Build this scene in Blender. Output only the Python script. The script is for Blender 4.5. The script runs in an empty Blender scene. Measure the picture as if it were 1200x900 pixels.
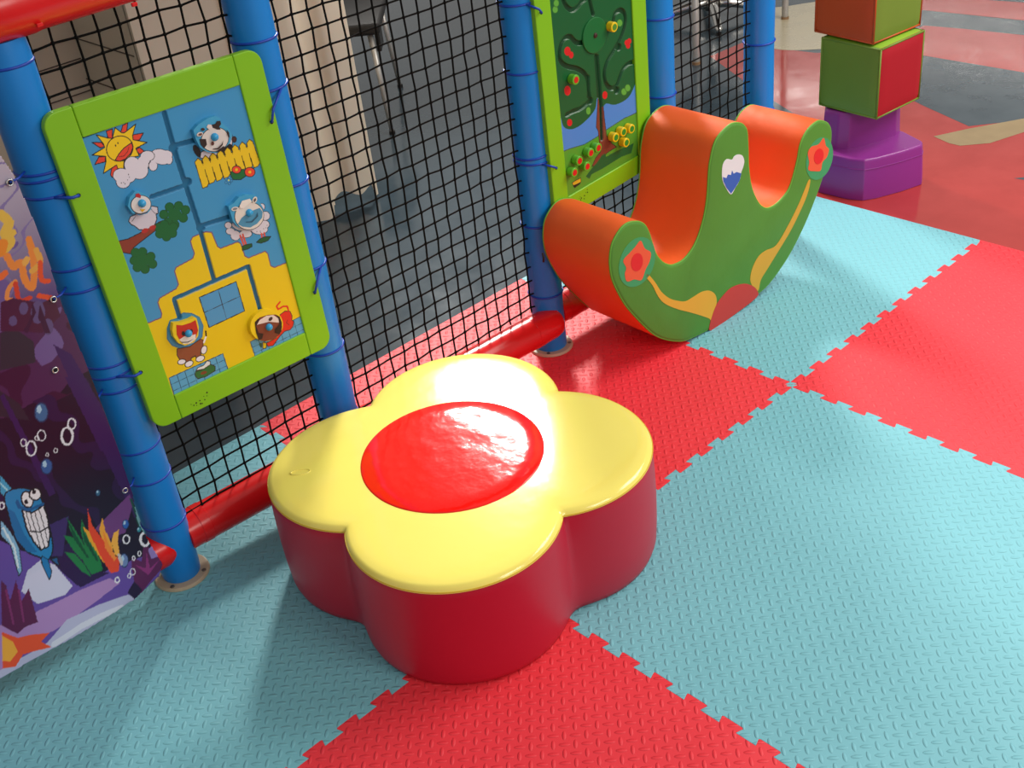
import bpy, bmesh, math, random
import numpy as np
from mathutils import Vector, Matrix
random.seed(7)
PI = math.pi
scene = bpy.context.scene
COL = scene.collection

# ------------------------------------------------------------------ camera
F_PX = 1368.6682
YAW, PITCH, ROLL = 0.8665, 0.5775, -0.125
CAM = Vector((-2.1802, -1.4453, 1.7477))
fw = Vector((math.cos(PITCH)*math.cos(YAW), math.cos(PITCH)*math.sin(YAW), -math.sin(PITCH)))
s0 = fw.cross(Vector((0, 0, 1))).normalized(); u0 = s0.cross(fw)
RT = s0*math.cos(ROLL)+u0*math.sin(ROLL); UP = -s0*math.sin(ROLL)+u0*math.cos(ROLL)
cd = bpy.data.cameras.new('camera'); cam = bpy.data.objects.new('camera', cd); COL.objects.link(cam)
cam.matrix_world = Matrix(((RT.x, UP.x, -fw.x, CAM.x), (RT.y, UP.y, -fw.y, CAM.y), (RT.z, UP.z, -fw.z, CAM.z), (0, 0, 0, 1)))
cd.sensor_width = 36; cd.lens = F_PX/1200*36; cd.clip_start = .02; cd.clip_end = 60
scene.camera = cam

# ------------------------------------------------------------------ light
scene.view_settings.view_transform = 'Standard'; scene.view_settings.look = 'None'
scene.view_settings.gamma = 1; scene.view_settings.use_curve_mapping = False
scene.view_settings.exposure = 0.06
w = bpy.data.worlds.new('world'); scene.world = w; w.use_nodes = True
w.node_tree.nodes['Background'].inputs[0].default_value = (1.0, .97, .93, 1)
w.node_tree.nodes['Background'].inputs[1].default_value = .42


def area(name, loc, size, power, target=None, color=(1, .96, .9), spread=180, rz=0):
    l = bpy.data.lights.new(name, 'AREA'); l.shape = 'RECTANGLE'; l.size, l.size_y = size; l.energy = power; l.color = color
    l.spread = math.radians(spread)
    o = bpy.data.objects.new(name, l); o.location = loc; COL.objects.link(o)
    if target is not None:
        o.rotation_euler = (Vector(target)-Vector(loc)).to_track_quat('-Z', 'Y').to_euler()
    else:
        o.rotation_euler = (0, 0, rz)
    return o


kl = area('aimed_area_light', (1.95, 3.42, 3.0), (.42, .86), 36, target=(-.8, .2, .27), spread=60)  # bright source mirrored on the flower seat top
kl.rotation_euler = (kl.rotation_euler.to_matrix() @ Matrix.Rotation(math.radians(42), 3, 'Z')).to_euler()
area('ceiling_panel_light', (2.2, -1.5, 2.9), (2.3, 2.3), 158)
area('aimed_area_light', (-.5, -3.2, 2.2), (1.4, 1.0), 34, target=(-1.0, .6, .6))  # unseen fill added behind the camera to brighten poles and panels
area('ceiling_tube_light', (10.6, 4.7, 3.0), (.06, 2.2), 9, rz=.1)
area('ceiling_tube_light', (11.9, 5.6, 3.0), (.06, 2.6), 9, rz=.1)
area('ceiling_tube_light', (8.6, 5.75, 3.0), (.3, 1.1), 9, rz=.3)


# ------------------------------------------------------------------ helpers
def lin(h):
    if isinstance(h, str):
        h = h.lstrip('#'); h = [int(h[i:i+2], 16)/255 for i in (0, 2, 4)]
    return tuple(c/12.92 if c <= .04045 else ((c+.055)/1.055)**2.4 for c in h)


def N(nt, t, **kw):
    n = nt.nodes.new(t)
    for k, v in kw.items(): setattr(n, k, v)
    return n


def math_node(nt, op, a, b=None, c=None):
    n = N(nt, 'ShaderNodeMath', operation=op)
    for i, v in enumerate((a, b, c)):
        if v is None: continue
        if isinstance(v, (int, float)): n.inputs[i].default_value = v
        else: nt.links.new(v, n.inputs[i])
    return n.outputs[0]


def mat(name, col, rough=.5, var=.06, vscale=8, bump=0, bscale=60, bdist=.002, metal=0, spec=.5, coat=0, attr=None):
    m = bpy.data.materials.new(name); m.use_nodes = True; nt = m.node_tree; b = nt.nodes['Principled BSDF']
    c = lin(col)
    tc = N(nt, 'ShaderNodeTexCoord')
    if attr:
        a = N(nt, 'ShaderNodeAttribute', attribute_name=attr); base = a.outputs['Color']
    else:
        nz = N(nt, 'ShaderNodeTexNoise'); nz.inputs['Scale'].default_value = vscale; nz.inputs['Detail'].default_value = 4
        nt.links.new(tc.outputs['Object'], nz.inputs['Vector'])
        mx = N(nt, 'ShaderNodeMix', data_type='RGBA')
        mx.inputs['A'].default_value = tuple(x*(1-var) for x in c)+(1,); mx.inputs['B'].default_value = tuple(min(1, x*(1+var)) for x in c)+(1,)
        nt.links.new(nz.outputs['Fac'], mx.inputs['Factor']); base = mx.outputs['Result']
    nt.links.new(base, b.inputs['Base Color'])
    b.inputs['Roughness'].default_value = rough; b.inputs['Metallic'].default_value = metal
    b.inputs['Specular IOR Level'].default_value = spec; b.inputs['Coat Weight'].default_value = coat; b.inputs['Coat Roughness'].default_value = .08
    if bump:
        n2 = N(nt, 'ShaderNodeTexNoise'); n2.inputs['Scale'].default_value = bscale; n2.inputs['Detail'].default_value = 3
        nt.links.new(tc.outputs['Object'], n2.inputs['Vector'])
        bp = N(nt, 'ShaderNodeBump'); bp.inputs['Strength'].default_value = bump; bp.inputs['Distance'].default_value = bdist
        nt.links.new(n2.outputs['Fac'], bp.inputs['Height']); nt.links.new(bp.outputs['Normal'], b.inputs['Normal'])
        if coat: nt.links.new(bp.outputs['Normal'], b.inputs['Coat Normal'])
    return m


def ray(px, py): return fw*F_PX+RT*(px-600)-UP*(py-450)
def at_z(px, py, z): d = ray(px, py); t = (z-CAM.z)/d.z; return CAM+d*t
def at_y(px, py, y): d = ray(px, py); t = (y-CAM.y)/d.y; return CAM+d*t
def zm(ox, oy, sc, pts): return [(ox+a/sc, oy+b/sc) for a, b in pts]


def link(name, me, parent=None, mats=(), smooth=False):
    o = bpy.data.objects.new(name, me); COL.objects.link(o)
    for m in mats: me.materials.append(m)
    if smooth:
        me.polygons.foreach_set('use_smooth', [True]*len(me.polygons))
    if parent is not None:
        o.parent = parent; o.location = -parent.location if parent.type == 'EMPTY' else Vector((0, 0, 0))
    return o


# all geometry is written in world coordinates; `obj` re-bases it on the object's own origin
def obj(name, bm, m, parent=None, origin=None, smooth=False):
    me = bpy.data.meshes.new(name); bm.to_mesh(me); bm.free()
    ms = m if isinstance(m, (list, tuple)) else [m]
    for x in ms: me.materials.append(x)
    if smooth: me.polygons.foreach_set('use_smooth', [True]*len(me.polygons))
    o = bpy.data.objects.new(name, me); COL.objects.link(o)
    if parent is not None:
        po = parent['_o'] if '_o' in parent else (0, 0, 0)
        og = Vector(po)
        me.transform(Matrix.Translation(-og)); o.parent = parent; o['_o'] = tuple(og)
    else:
        og = Vector(origin) if origin is not None else Vector((0, 0, 0))
        me.transform(Matrix.Translation(-og)); o.location = og; o['_o'] = tuple(og)
    return o


def thing(name, label, cat, loc, group=None):
    o = bpy.data.objects.new(name, None); COL.objects.link(o); o.location = loc; o.empty_display_size = .05
    o['label'] = label; o['category'] = cat; o['_o'] = tuple(loc)
    if group: o['group'] = group
    return o


def tag(o, label, cat, group=None):
    o['label'] = label; o['category'] = cat
    if group: o['group'] = group
    return o


def struct(o): o['kind'] = 'structure'; return o


def smooth_angle(o, ang=40):
    me = o.data
    me.polygons.foreach_set('use_smooth', [True]*len(me.polygons))
    bm = bmesh.new(); bm.from_mesh(me)
    for e in bm.edges:
        if len(e.link_faces) == 2 and e.calc_face_angle(0) > math.radians(ang): e.smooth = False
    bm.to_mesh(me); bm.free()
    return o


def bevel(o, wd, seg=2, ang=40):
    b = o.modifiers.new('bevel', 'BEVEL'); b.width = wd; b.segments = seg; b.limit_method = 'ANGLE'; b.angle_limit = math.radians(ang)
    b.harden_normals = False
    return o


def tube(bm, pts, r, n=12, cap=True, closed=False, mi=0):
    pts = [Vector(p) for p in pts]; rs = r if isinstance(r, (list, tuple)) else [r]*len(pts)
    rings = []; prev = None
    for i, p in enumerate(pts):
        if closed: t = pts[(i+1) % len(pts)]-pts[i-1]
        else: t = pts[min(i+1, len(pts)-1)]-pts[max(i-1, 0)]
        t.normalize()
        if prev is None:
            a = Vector((0, 0, 1)) if abs(t.z) < .9 else Vector((1, 0, 0))
            x = t.cross(a).normalized()
        else:
            x = (prev-t*prev.dot(t)).normalized()
        prev = x; y = t.cross(x)
        rings.append([bm.verts.new(p+(x*math.cos(2*PI*k/n)+y*math.sin(2*PI*k/n))*rs[i]) for k in range(n)])
    m = len(rings)
    for i in range(m if closed else m-1):
        A, B = rings[i], rings[(i+1) % m]
        for k in range(n):
            f = bm.faces.new((A[k], A[(k+1) % n], B[(k+1) % n], B[k])); f.material_index = mi
    if cap and not closed:
        bm.faces.new(rings[0][::-1]).material_index = mi; bm.faces.new(rings[-1]).material_index = mi
    return bm


def box(bm, c, s, R=None, mi=0):
    vs = []
    for dx, dy, dz in ((-1, -1, -1), (1, -1, -1), (1, 1, -1), (-1, 1, -1), (-1, -1, 1), (1, -1, 1), (1, 1, 1), (-1, 1, 1)):
        v = Vector((dx*s[0]/2, dy*s[1]/2, dz*s[2]/2))
        if R is not None: v = R @ v
        vs.append(bm.verts.new(v+Vector(c)))
    for q in ((0, 3, 2, 1), (4, 5, 6, 7), (0, 1, 5, 4), (1, 2, 6, 5), (2, 3, 7, 6), (3, 0, 4, 7)):
        bm.faces.new([vs[i] for i in q]).material_index = mi
    return bm


def prism(bm, pts3, d, mi=0, top_mi=None):
    """closed polygon pts3 extruded by vector d"""
    d = Vector(d); A = [bm.verts.new(p) for p in pts3]; B = [bm.verts.new(Vector(p)+d) for p in pts3]
    n = len(A)
    f1 = bm.faces.new(A[::-1]); f2 = bm.faces.new(B)
    f1.material_index = mi; f2.material_index = mi if top_mi is None else top_mi
    for i in range(n):
        bm.faces.new((A[i], A[(i+1) % n], B[(i+1) % n], B[i])).material_index = mi
    bmesh.ops.recalc_face_normals(bm, faces=bm.faces)
    return bm


def spline(P, n=6, closed=True):
    P = [np.array(p, float) for p in P]; out = []; m = len(P)
    for i in range(m if closed else m-1):
        if closed: p0, p1, p2, p3 = P[i-1], P[i], P[(i+1) % m], P[(i+2) % m]
        else: p0, p1, p2, p3 = P[max(i-1, 0)], P[i], P[i+1], P[min(i+2, m-1)]
        for k in range(n):
            t = k/n
            out.append(.5*((2*p1)+(-p0+p2)*t+(2*p0-5*p1+4*p2-p3)*t*t+(-p0+3*p1-3*p2+p3)*t**3))
    if not closed: out.append(P[-1])
    return out


def disc(bm, c, n, r0, r1, h, seg=24, dome=0, mi=0, mi2=None):
    """short cylinder on axis n from c, height h, radii r0->r1, optionally domed"""
    n = Vector(n).normalized(); a = n.orthogonal().normalized(); b = n.cross(a); c = Vector(c)
    prof = [(r0, 0), (r1, h)]
    if dome: prof += [(r1*math.cos(t), h+dome*math.sin(t)) for t in (.4, .8, 1.2)]
    rings = [[bm.verts.new(c+n*z+(a*math.cos(2*PI*k/seg)+b*math.sin(2*PI*k/seg))*r) for k in range(seg)] for r, z in prof]
    for A, B in zip(rings, rings[1:]):
        for k in range(seg): bm.faces.new((A[k], A[(k+1) % seg], B[(k+1) % seg], B[k])).material_index = mi
    bm.faces.new(rings[0][::-1]).material_index = mi
    bm.faces.new(rings[-1]).material_index = mi if mi2 is None else mi2
    return bm


# ------------------------------------------------------------------ materials
M = {}
M['blue_vinyl'] = mat('blue_vinyl', '#1480d2', .36, .05, 5, .25, 14, .004)
M['tie'] = mat('blue_tie', '#0a3fae', .4)
M['red_vinyl'] = mat('red_vinyl', '#dd1a1c', .26, .05, 6, .25, 16, .003)
M['flange'] = mat('beige_flange', '#b9a78c', .45, .08, 30)
M['bolt'] = mat('bolt_grey', '#6f675c', .4, .1, 30, metal=.6)
M['lime'] = mat('lime_board', '#7fbd12', .42, .03, 10)
M['net'] = mat('black_net', '#0b0a08', .9, spec=.15)
M['rope_hole'] = mat('hole_dark', '#101518', .8)
M['yellow_vinyl'] = mat('yellow_vinyl', '#fbea72', .13, .03, 6, .22, 10, .004)
M['pink_vinyl'] = mat('crimson_vinyl', '#bb1433', .42, .05, 5, .25, 8, .005)
M['red_gloss'] = mat('red_gloss_vinyl', '#f3160f', .09, .04, 5, .35, 16, .004)
M['orange'] = mat('orange_fabric', '#f0601e', .62, .05, 7, .35, 12, .006)
M['green'] = mat('green_fabric', '#4d8a2a', .62, .08, 9, .35, 14, .006)
M['pipe_green'] = mat('light_green_piping', '#64a832', .5)
M['purple'] = mat('purple_plastic', '#8a3088', .32, .05, 6, .08, 200, .001)
M['box_green'] = mat('cube_green', '#6b8c2a', .5, .05, 8, .2, 60, .001)
M['box_red'] = mat('cube_red', '#a80f20', .5, .05, 8, .2, 60, .001)
M['box_orange'] = mat('cube_orange', '#bf4a14', .5, .05, 8, .2, 60, .001)
M['box_leaf'] = mat('cube_leaf_green', '#70882e', .5, .05, 8, .2, 60, .001)
M['chrome'] = mat('chrome', '#c8c6c2', .22, .03, 20, metal=1)
M['silver'] = mat('silver_paint', '#b5b1ab', .35, .05, 20, metal=.5)
M['black'] = mat('black_plastic', '#15120f', .45)
M['brown_seat'] = mat('dark_seat', '#120e0c', .6)
M['knob'] = mat('blue_knob', '#2f9fd8', .25)
M['board_paint'] = mat('printed_board', '#ffffff', .4, attr='paint')
M['banner_print'] = mat('banner_print', '#ffffff', .33, attr='paint')


def flat(hexc, rough=.5):
    k = 'flat_'+hexc
    if k not in M: M[k] = mat('paint_'+hexc.lstrip('#'), hexc, rough, .03, 20)
    return M[k]


def foam_mat(name, col):
    m = mat(name, col, .55, .04, 3); nt = m.node_tree; b = nt.nodes['Principled BSDF']
    tc = N(nt, 'ShaderNodeTexCoord'); sp = N(nt, 'ShaderNodeSeparateXYZ'); nt.links.new(tc.outputs['Object'], sp.inputs[0])
    P = .0295; mn = lambda *a: math_node(nt, *a)

    def loz(ox, oy, sgn):
        u = mn('SUBTRACT', mn('FRACT', mn('ADD', mn('DIVIDE', sp.outputs['X'], P), 40+ox)), .5)
        v = mn('SUBTRACT', mn('FRACT', mn('ADD', mn('DIVIDE', sp.outputs['Y'], P), 40+oy)), .5)
        a = mn('MULTIPLY', mn('ADD', u, mn('MULTIPLY', v, sgn)), .7071*P)
        c = mn('MULTIPLY', mn('SUBTRACT', v, mn('MULTIPLY', u, sgn)), .7071*P)
        aa = mn('POWER', mn('ABSOLUTE', mn('DIVIDE', a, .0106)), 2.0); cc = mn('POWER', mn('ABSOLUTE', mn('DIVIDE', c, .0040)), 2.0)
        h = mn('SUBTRACT', 1.0, mn('ADD', aa, cc))
        n = N(nt, 'ShaderNodeMath', operation='POWER', use_clamp=True)
        nt.links.new(mn('MAXIMUM', h, 0.0), n.inputs[0]); n.inputs[1].default_value = .6
        return n.outputs[0]
    h = mn('ADD', loz(0, 0, 1), loz(.5, .5, -1))
    fn = N(nt, 'ShaderNodeTexNoise'); fn.inputs['Scale'].default_value = 500; nt.links.new(tc.outputs['Object'], fn.inputs['Vector'])
    wv = N(nt, 'ShaderNodeTexNoise'); wv.inputs['Scale'].default_value = 3.2; nt.links.new(tc.outputs['Object'], wv.inputs['Vector'])
    h2 = mn('ADD', mn('ADD', mn('MULTIPLY', h, .0018), mn('MULTIPLY', fn.outputs['Fac'], .00016)), mn('MULTIPLY', wv.outputs['Fac'], .012))
    bp = N(nt, 'ShaderNodeBump'); bp.inputs['Strength'].default_value = 1; bp.inputs['Distance'].default_value = 1
    nt.links.new(h2, bp.inputs['Height']); nt.links.new(bp.outputs['Normal'], b.inputs['Normal'])
    return m


M['teal_foam'] = foam_mat('teal_foam', '#78bcc8')
M['red_foam'] = foam_mat('red_foam', '#ee3440')


def floor_mat(name, col, rough=.11, var=.18, cracks=0):
    m = bpy.data.materials.new(name); m.use_nodes = True; nt = m.node_tree; b = nt.nodes['Principled BSDF']
    c = lin(col); tc = N(nt, 'ShaderNodeTexCoord')
    n1 = N(nt, 'ShaderNodeTexNoise'); n1.inputs['Scale'].default_value = 7; n1.inputs['Detail'].default_value = 8; n1.inputs['Roughness'].default_value = .65
    nt.links.new(tc.outputs['Object'], n1.inputs['Vector'])
    mx = N(nt, 'ShaderNodeMix', data_type='RGBA')
    mx.inputs['A'].default_value = tuple(x*(1-var) for x in c)+(1,); mx.inputs['B'].default_value = tuple(min(1, x*(1+var)+.01) for x in c)+(1,)
    nt.links.new(n1.outputs['Fac'], mx.inputs['Factor']); out = mx.outputs['Result']
    nt.links.new(out, b.inputs['Base Color'])
    rr = math_node(nt, 'MULTIPLY_ADD', n1.outputs['Fac'], .25, rough-.1); nt.links.new(rr, b.inputs['Roughness'])
    n2 = N(nt, 'ShaderNodeTexNoise'); n2.inputs['Scale'].default_value = 9; n2.inputs['Detail'].default_value = 5
    nt.links.new(tc.outputs['Object'], n2.inputs['Vector'])
    bp = N(nt, 'ShaderNodeBump'); bp.inputs['Strength'].default_value = .14; bp.inputs['Distance'].default_value = .003
    nt.links.new(n2.outputs['Fac'], bp.inputs['Height']); nt.links.new(bp.outputs['Normal'], b.inputs['Normal'])
    return m


M['slate'] = floor_mat('slate_vinyl', '#3b4850')
M['floor_red'] = floor_mat('red_vinyl_floor', '#a8332e', .1)
M['floor_beige'] = floor_mat('beige_vinyl_floor', '#b5aa8e', .25)
M['floor_tape'] = floor_mat('worn_brown_repair', '#94805f', .6, .3)

# ------------------------------------------------------------------ floor (slab with coloured inlays as one mesh)
ZF = -.012
bm = bmesh.new()
box(bm, (2.0, 2.0, ZF-.05), (16, 16, .1))


def inlay(px, mi, lift, sm=0, world=()):
    P = [at_z(a, b, ZF)[:2] for a, b in px]
    if sm: P = [tuple(q) for q in spline(P, sm)]
    P = [(x, y) for x, y in P]+list(world)
    vs = [bm.verts.new((x, y, ZF+lift)) for x, y in P]
    f = bm.faces.new(vs); f.material_index = mi
    f.normal_update()
    if f.normal.z < 0: f.normal_flip()


# red field on the right, running back from the mats to the beige disc, grey wedge inside it
inlay([(832, 66), (870, 50), (905, 56), (955, 62), (1100, 62), (1300, 95), (1300, 330), (1000, 268), (925, 236), (925, 180), (925, 150), (900, 120), (868, 92)], 1, .0003)
inlay([(1040, 48), (1083, 30), (1130, 34), (1300, 52), (1300, 106), (1200, 88), (1080, 67), (1000, 60)], 1, .0005)
inlay([(1000, -14), (1083, -5), (1300, 10), (1300, 34), (1200, 24), (1083, 12), (1000, 6)], 1, .0005)
inlay([(1060, 62), (1087, 66), (1200, 85), (1300, 103), (1300, 140), (1200, 141), (1135, 148), (1082, 124), (1058, 112)], 0, .0006)
inlay([(860, 110), (906, 118), (930, 133), (910, 141), (880, 135)], 0, .0006)
inlay([(1188, 209), (1230, 205), (1230, 216)], 0, .0006)
inlay([(906, 57), (880, 40), (885, 14), (925, 7), (960, 2), (1010, 0), (1040, 20), (1020, 50), (957, 58)], 2, .0008, 5)
inlay([(1094, 160), (1135, 151), (1200, 139), (1290, 122), (1290, 140), (1200, 155), (1160, 168), (1125, 171), (1112, 168)], 3, .0009)
fl = struct(obj('floor', bm, [M['slate'], M['floor_red'], M['floor_beige'], M['floor_tape']]))

# ------------------------------------------------------------------ walls behind the net
M['wall_beige'] = mat('beige_cladding', '#b7a995', .6, .07, 4)


def grooved(name, x0, x1, y, zs, nrm_y=-1):
    pass


bm = bmesh.new()
box(bm, (-1.75, 2.47, 1.2), (2.3, .1, 2.43))
for z in (.30, .56, .67, .74, .93, 1.2): box(bm, (-1.75, 2.419, z), (2.3, .006, .003), mi=1)
for x in (-.83, -1.4): box(bm, (x, 2.419, 1.2), (.003, .006, 2.4), mi=1)
struct(obj('wall_back', bm, [M['wall_beige'], flat('#3b3029')]))
bm = bmesh.new()
box(bm, (-.45, 2.255, 1.2), (.3, .53, 2.43))
for z in (.45, .60, .74, .93, 1.2): box(bm, (-.601, 2.26, z), (.004, .5, .003), mi=1)
box(bm, (-.44, 1.985, 1.2), (.32, .02, 2.43))
struct(obj('wall_pier', bm, [M['wall_beige'], flat('#3b3029')]))

# pleated cream drape hanging at the end of the pier
M['drape'] = mat('cream_drape', '#e4d6bc', .75, .06, 6)
bm = bmesh.new()
prof = [(-.29, 1.965), (-.24, 1.955), (-.19, 1.985), (-.13, 1.965), (-.075, 1.93), (-.04, 1.935), (-.015, 1.975), (.03, 1.97), (.06, 1.94), (.11, 1.93), (.15, 1.93), (.165, 1.95)]
prof = spline(prof, 4, False)
hem = lambda x: .0 if x < -.05 else (.012 if x > .135 else .05+.012*math.sin(x*60))
rows = []
zs = [0, .03, .1, .3, .6, 1.0, 1.5, 2.2]
for q in (0, 1):
    for j, z in enumerate(zs):
        rows.append([bm.verts.new((p[0], p[1]+q*.006, (hem(p[0])+ZF+.004 if j == 0 else max(z, hem(p[0])+.01+z*.1)))) for p in prof])
n = len(zs); m_ = len(prof)
for q in (0, n):
    for j in range(n-1):
        for i in range(m_-1): bm.faces.new((rows[q+j][i], rows[q+j][i+1], rows[q+j+1][i+1], rows[q+j+1][i]))
for i in range(m_-1):
    bm.faces.new((rows[0][i], rows[n][i], rows[n][i+1], rows[0][i+1])); bm.faces.new((rows[n-1][i], rows[n-1][i+1], rows[2*n-1][i+1], rows[2*n-1][i]))
for j in range(n-1):
    for i in (0, m_-1): bm.faces.new((rows[j][i], rows[j+1][i], rows[n+j+1][i], rows[n+j][i]))
bmesh.ops.recalc_face_normals(bm, faces=bm.faces)
tag(smooth_angle(obj('drape', bm, M['drape'], origin=(-.07, 1.95, ZF)), 60), 'cream pleated drape with a ragged hem hanging behind the black net', 'drape')

# ------------------------------------------------------------------ foam puzzle mats
T = 12
PIT = .0826


def edge_pts(p, q):
    """zigzag from p to q; p is the corner where red teeth start first, red on side given by sgn"""
    d = Vector((q[0]-p[0], q[1]-p[1])); nrm = Vector((-d.y, d.x))
    return d, nrm


def edge_line(a, b, red_left):
    """points along a->b (a = even corner). red teeth bulge away from the red side."""
    d = Vector((b[0]-a[0], b[1]-a[1])); nl = Vector((-d.y, d.x)); s = -1 if red_left else 1   # red teeth go to the side without red
    D = .0088; out = []
    A = Vector(a)
    out.append(A.copy())
    lo, hi = -s*D, s*D
    out.append(A+d*.006+nl*lo*.6)
    for k in range(12):
        c = .033+k*PIT
        bw, tw = .0188, .0238
        if k > 0 or True: out.append(A+d*(c-bw)+nl*lo)
        out.append(A+d*(c-tw)+nl*hi*.8); out.append(A+d*(c-tw+.003)+nl*hi)
        out.append(A+d*(c+tw-.003)+nl*hi); out.append(A+d*(c+tw)+nl*hi*.8)
        if c+bw < .985: out.append(A+d*(c+bw)+nl*lo)
    out.append(A+d*.988+nl*lo*.5)
    out.append(Vector(b))
    return out


def tile(i, j):
    """corner loop CCW of tile i,j"""
    cs = [(i, j), (i+1, j), (i+1, j+1), (i, j+1)]; loop = []
    red = (i+j) % 2 != 0
    for k in range(4):
        a, b = cs[k], cs[(k+1) % 4]
        straight = (k == 1 and i == 0) or (k == 2 and j == 0)
        if straight: pts = [Vector(a), Vector(b)]
        else:
            ev = (a[0]+a[1]) % 2 == 0
            # interior lies to the left of a->b
            if ev: pts = edge_line(a, b, red)
            else: pts = edge_line(b, a, not red)[::-1]
        loop += pts[:-1]
    loop2 = []
    for v in loop:
        y = v.y*1.0+ (0.0105 if v.y > .99 else 0)
        loop2.append(Vector((v.x, y, 0)))
    return loop2, red


where = {(0, 0): ('teal', 'under the rocker and beside the red floor'), (-1, 0): ('red', 'between the flower seat and the rocker'),
         (-2, 0): ('teal', 'at left under the ocean banner and the panel with animals'), (0, -1): ('red', 'at the right edge of the photo, far side'),
         (-1, -1): ('teal', 'large and fully clear, at lower right'), (-2, -1): ('red', 'in front of the flower seat at the bottom edge'),
         (0, -2): ('teal', 'x'), (-1, -2): ('red', 'x'), (-3, 0): ('red', 'x'), (-3, -1): ('teal', 'x'), (-2, -2): ('teal', 'x')}
for (i, j), (cname, desc) in where.items():
    if desc == 'x': continue
    loop, red = tile(i, j)
    bm = bmesh.new(); prism(bm, [v+Vector((0, 0, ZF)) for v in loop], (0, 0, -ZF))
    o = obj('play_mat_tile', bm, M['red_foam' if red else 'teal_foam'], origin=(i+.5, j+.5, ZF))
    bevel(o, .0011, 2, 60)
    tag(o, '%s foam puzzle mat tile %s' % ('red' if red else 'teal', desc), 'floor mat', 'interlocking foam mat tiles')

# ------------------------------------------------------------------ fence: poles, rails, nets
YP = .65
poles = [-1.457, -.964, -.236, .276, .75]
prings = [[1.195, 1.002, .99, .956, .809, .761, .589, .565, .528, .375, .292, .165], [1.099, .999, .788, .587, .368, .17], [.979, .811, .59, .572, .397, .181], [.802, .585, .37], [.598, .38]]
plabel = ['blue padded pole at far left between the ocean banner and the animal panel', 'blue padded pole behind the right edge of the animal panel',
          'blue padded pole left of the tree panel with its flange in full view', 'blue padded pole right of the tree panel behind the rocker', 'blue padded pole at the far right end of the net']
strands = {0: [(.956, (92, 229)), (.565, (165, 436.5))], 1: [(.999, (318.5, 143)), (.587, (369, 343))], 2: [(.979, (634.5, 15)), (.572, (652, 197))]}
for k, x in enumerate(poles):
    t = thing('padded_pole', plabel[k], 'pole', (x, YP, 0), 'blue padded poles of the net fence')
    bm = bmesh.new()
    zs = [.004, .02, .06, .12, .17]+[.17+.08*i for i in range(1, 15)]
    tp = 1.238
    rr = [.0425, .044, .0455, .047, .048] if k == 0 else [.0445, .0455, .046, .046, .0465]
    prof = [(z, rr[min(i, 4)]+.0006*math.sin(z*23+k)) for i, z in enumerate(zs) if z < tp]+[(tp, .0465)]
    tube(bm, [(x, YP, z) for z, r in prof], [r for z, r in prof], 28)
    smooth_angle(obj('padding', bm, M['blue_vinyl'], t))
    if k in (0, 2, 4, 1, 3):
        bm = bmesh.new(); disc(bm, (x, YP, 0), (0, 0, 1), .064, .061, .008, 32)
        fo = bevel(obj('floor_flange', bm, M['flange'], t), .002)
        for a in (.7, .7+PI, -.95+PI*0, ):
            bm = bmesh.new(); cx, cy = x+.0535*math.cos(a-.35-1.2), YP+.0535*math.sin(a-.35-1.2)
            disc(bm, (cx, cy, .0075), (0, 0, 1), .0055, .005, .002, 12, .001); obj('bolt', bm, M['bolt'], fo)
    for z in prings[k]:
        bm = bmesh.new(); ph = random.uniform(-.06, .06)
        tube(bm, [(x+.0475*math.cos(a), YP+.0475*math.sin(a), z+ph*.04*math.cos(a)) for a in np.linspace(0, 2*PI, 32, endpoint=False)], .0029, 6, closed=True)
        obj('tie_string', bm, M['tie'], t, smooth=True)
    for z, pp in strands.get(k, []):
        h = at_y(pp[0], pp[1], .582); sgn = 1 if h.x > x else -1
        a = Vector((x-sgn*.012, YP-.046, z)); b_ = Vector((x+sgn*.012 if abs(h.x-x) > .03 else x, .579, (z+h.z)/2-.002)); bm = bmesh.new()
        b_ = Vector((a.x*.35+h.x*.65 if sgn > 0 else max(h.x+.008, -1.003), .579, (z+h.z)/2-.001))
        tube(bm, [a, b_, Vector((h.x, .581, h.z)), Vector((h.x, .5865, h.z))], .0029, 6)
        obj('tie_string', bm, M['tie'], t, smooth=True)


def rail(xa, xb, ya, yb, z, r, label, group, cap_r=True, ca=True):
    t = thing('padded_rail', label, 'padded rail', (xa, ya, z), group)
    A, B = Vector((xa, ya, z)), Vector((xb, yb, z)); d = (B-A); L = d.length; d.normalize()
    ps = [0, .002, .02, .04, .2, L-.2, L-.07, L-.03, L-.012, L] if L > .45 else [0, .002, .02, .05, L*.5, L-.07, L-.03, L-.012, L]
    rs = [r*.9, r, r, r*.995, r, r, r, r*.985, r*.9, r*.6] if L > .45 else [r*.9, r, r, r, r, r, r*.985, r*.9, r*.6]
    bm = bmesh.new(); tube(bm, [A+d*q for q in ps], rs, 28)
    smooth_angle(obj('padding', bm, M['red_vinyl'], t))
    if ca:
        for q in (.045, L-.09):
            bm = bmesh.new(); tube(bm, [A+d*(q-.012), A+d*(q-.011), A+d*(q+.011), A+d*(q+.012)], [r*1.0, r*1.025, r*1.025, r*1.0], 28, cap=False)
            smooth_angle(obj('sleeve', bm, M['red_vinyl'], t))
    return t


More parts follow.
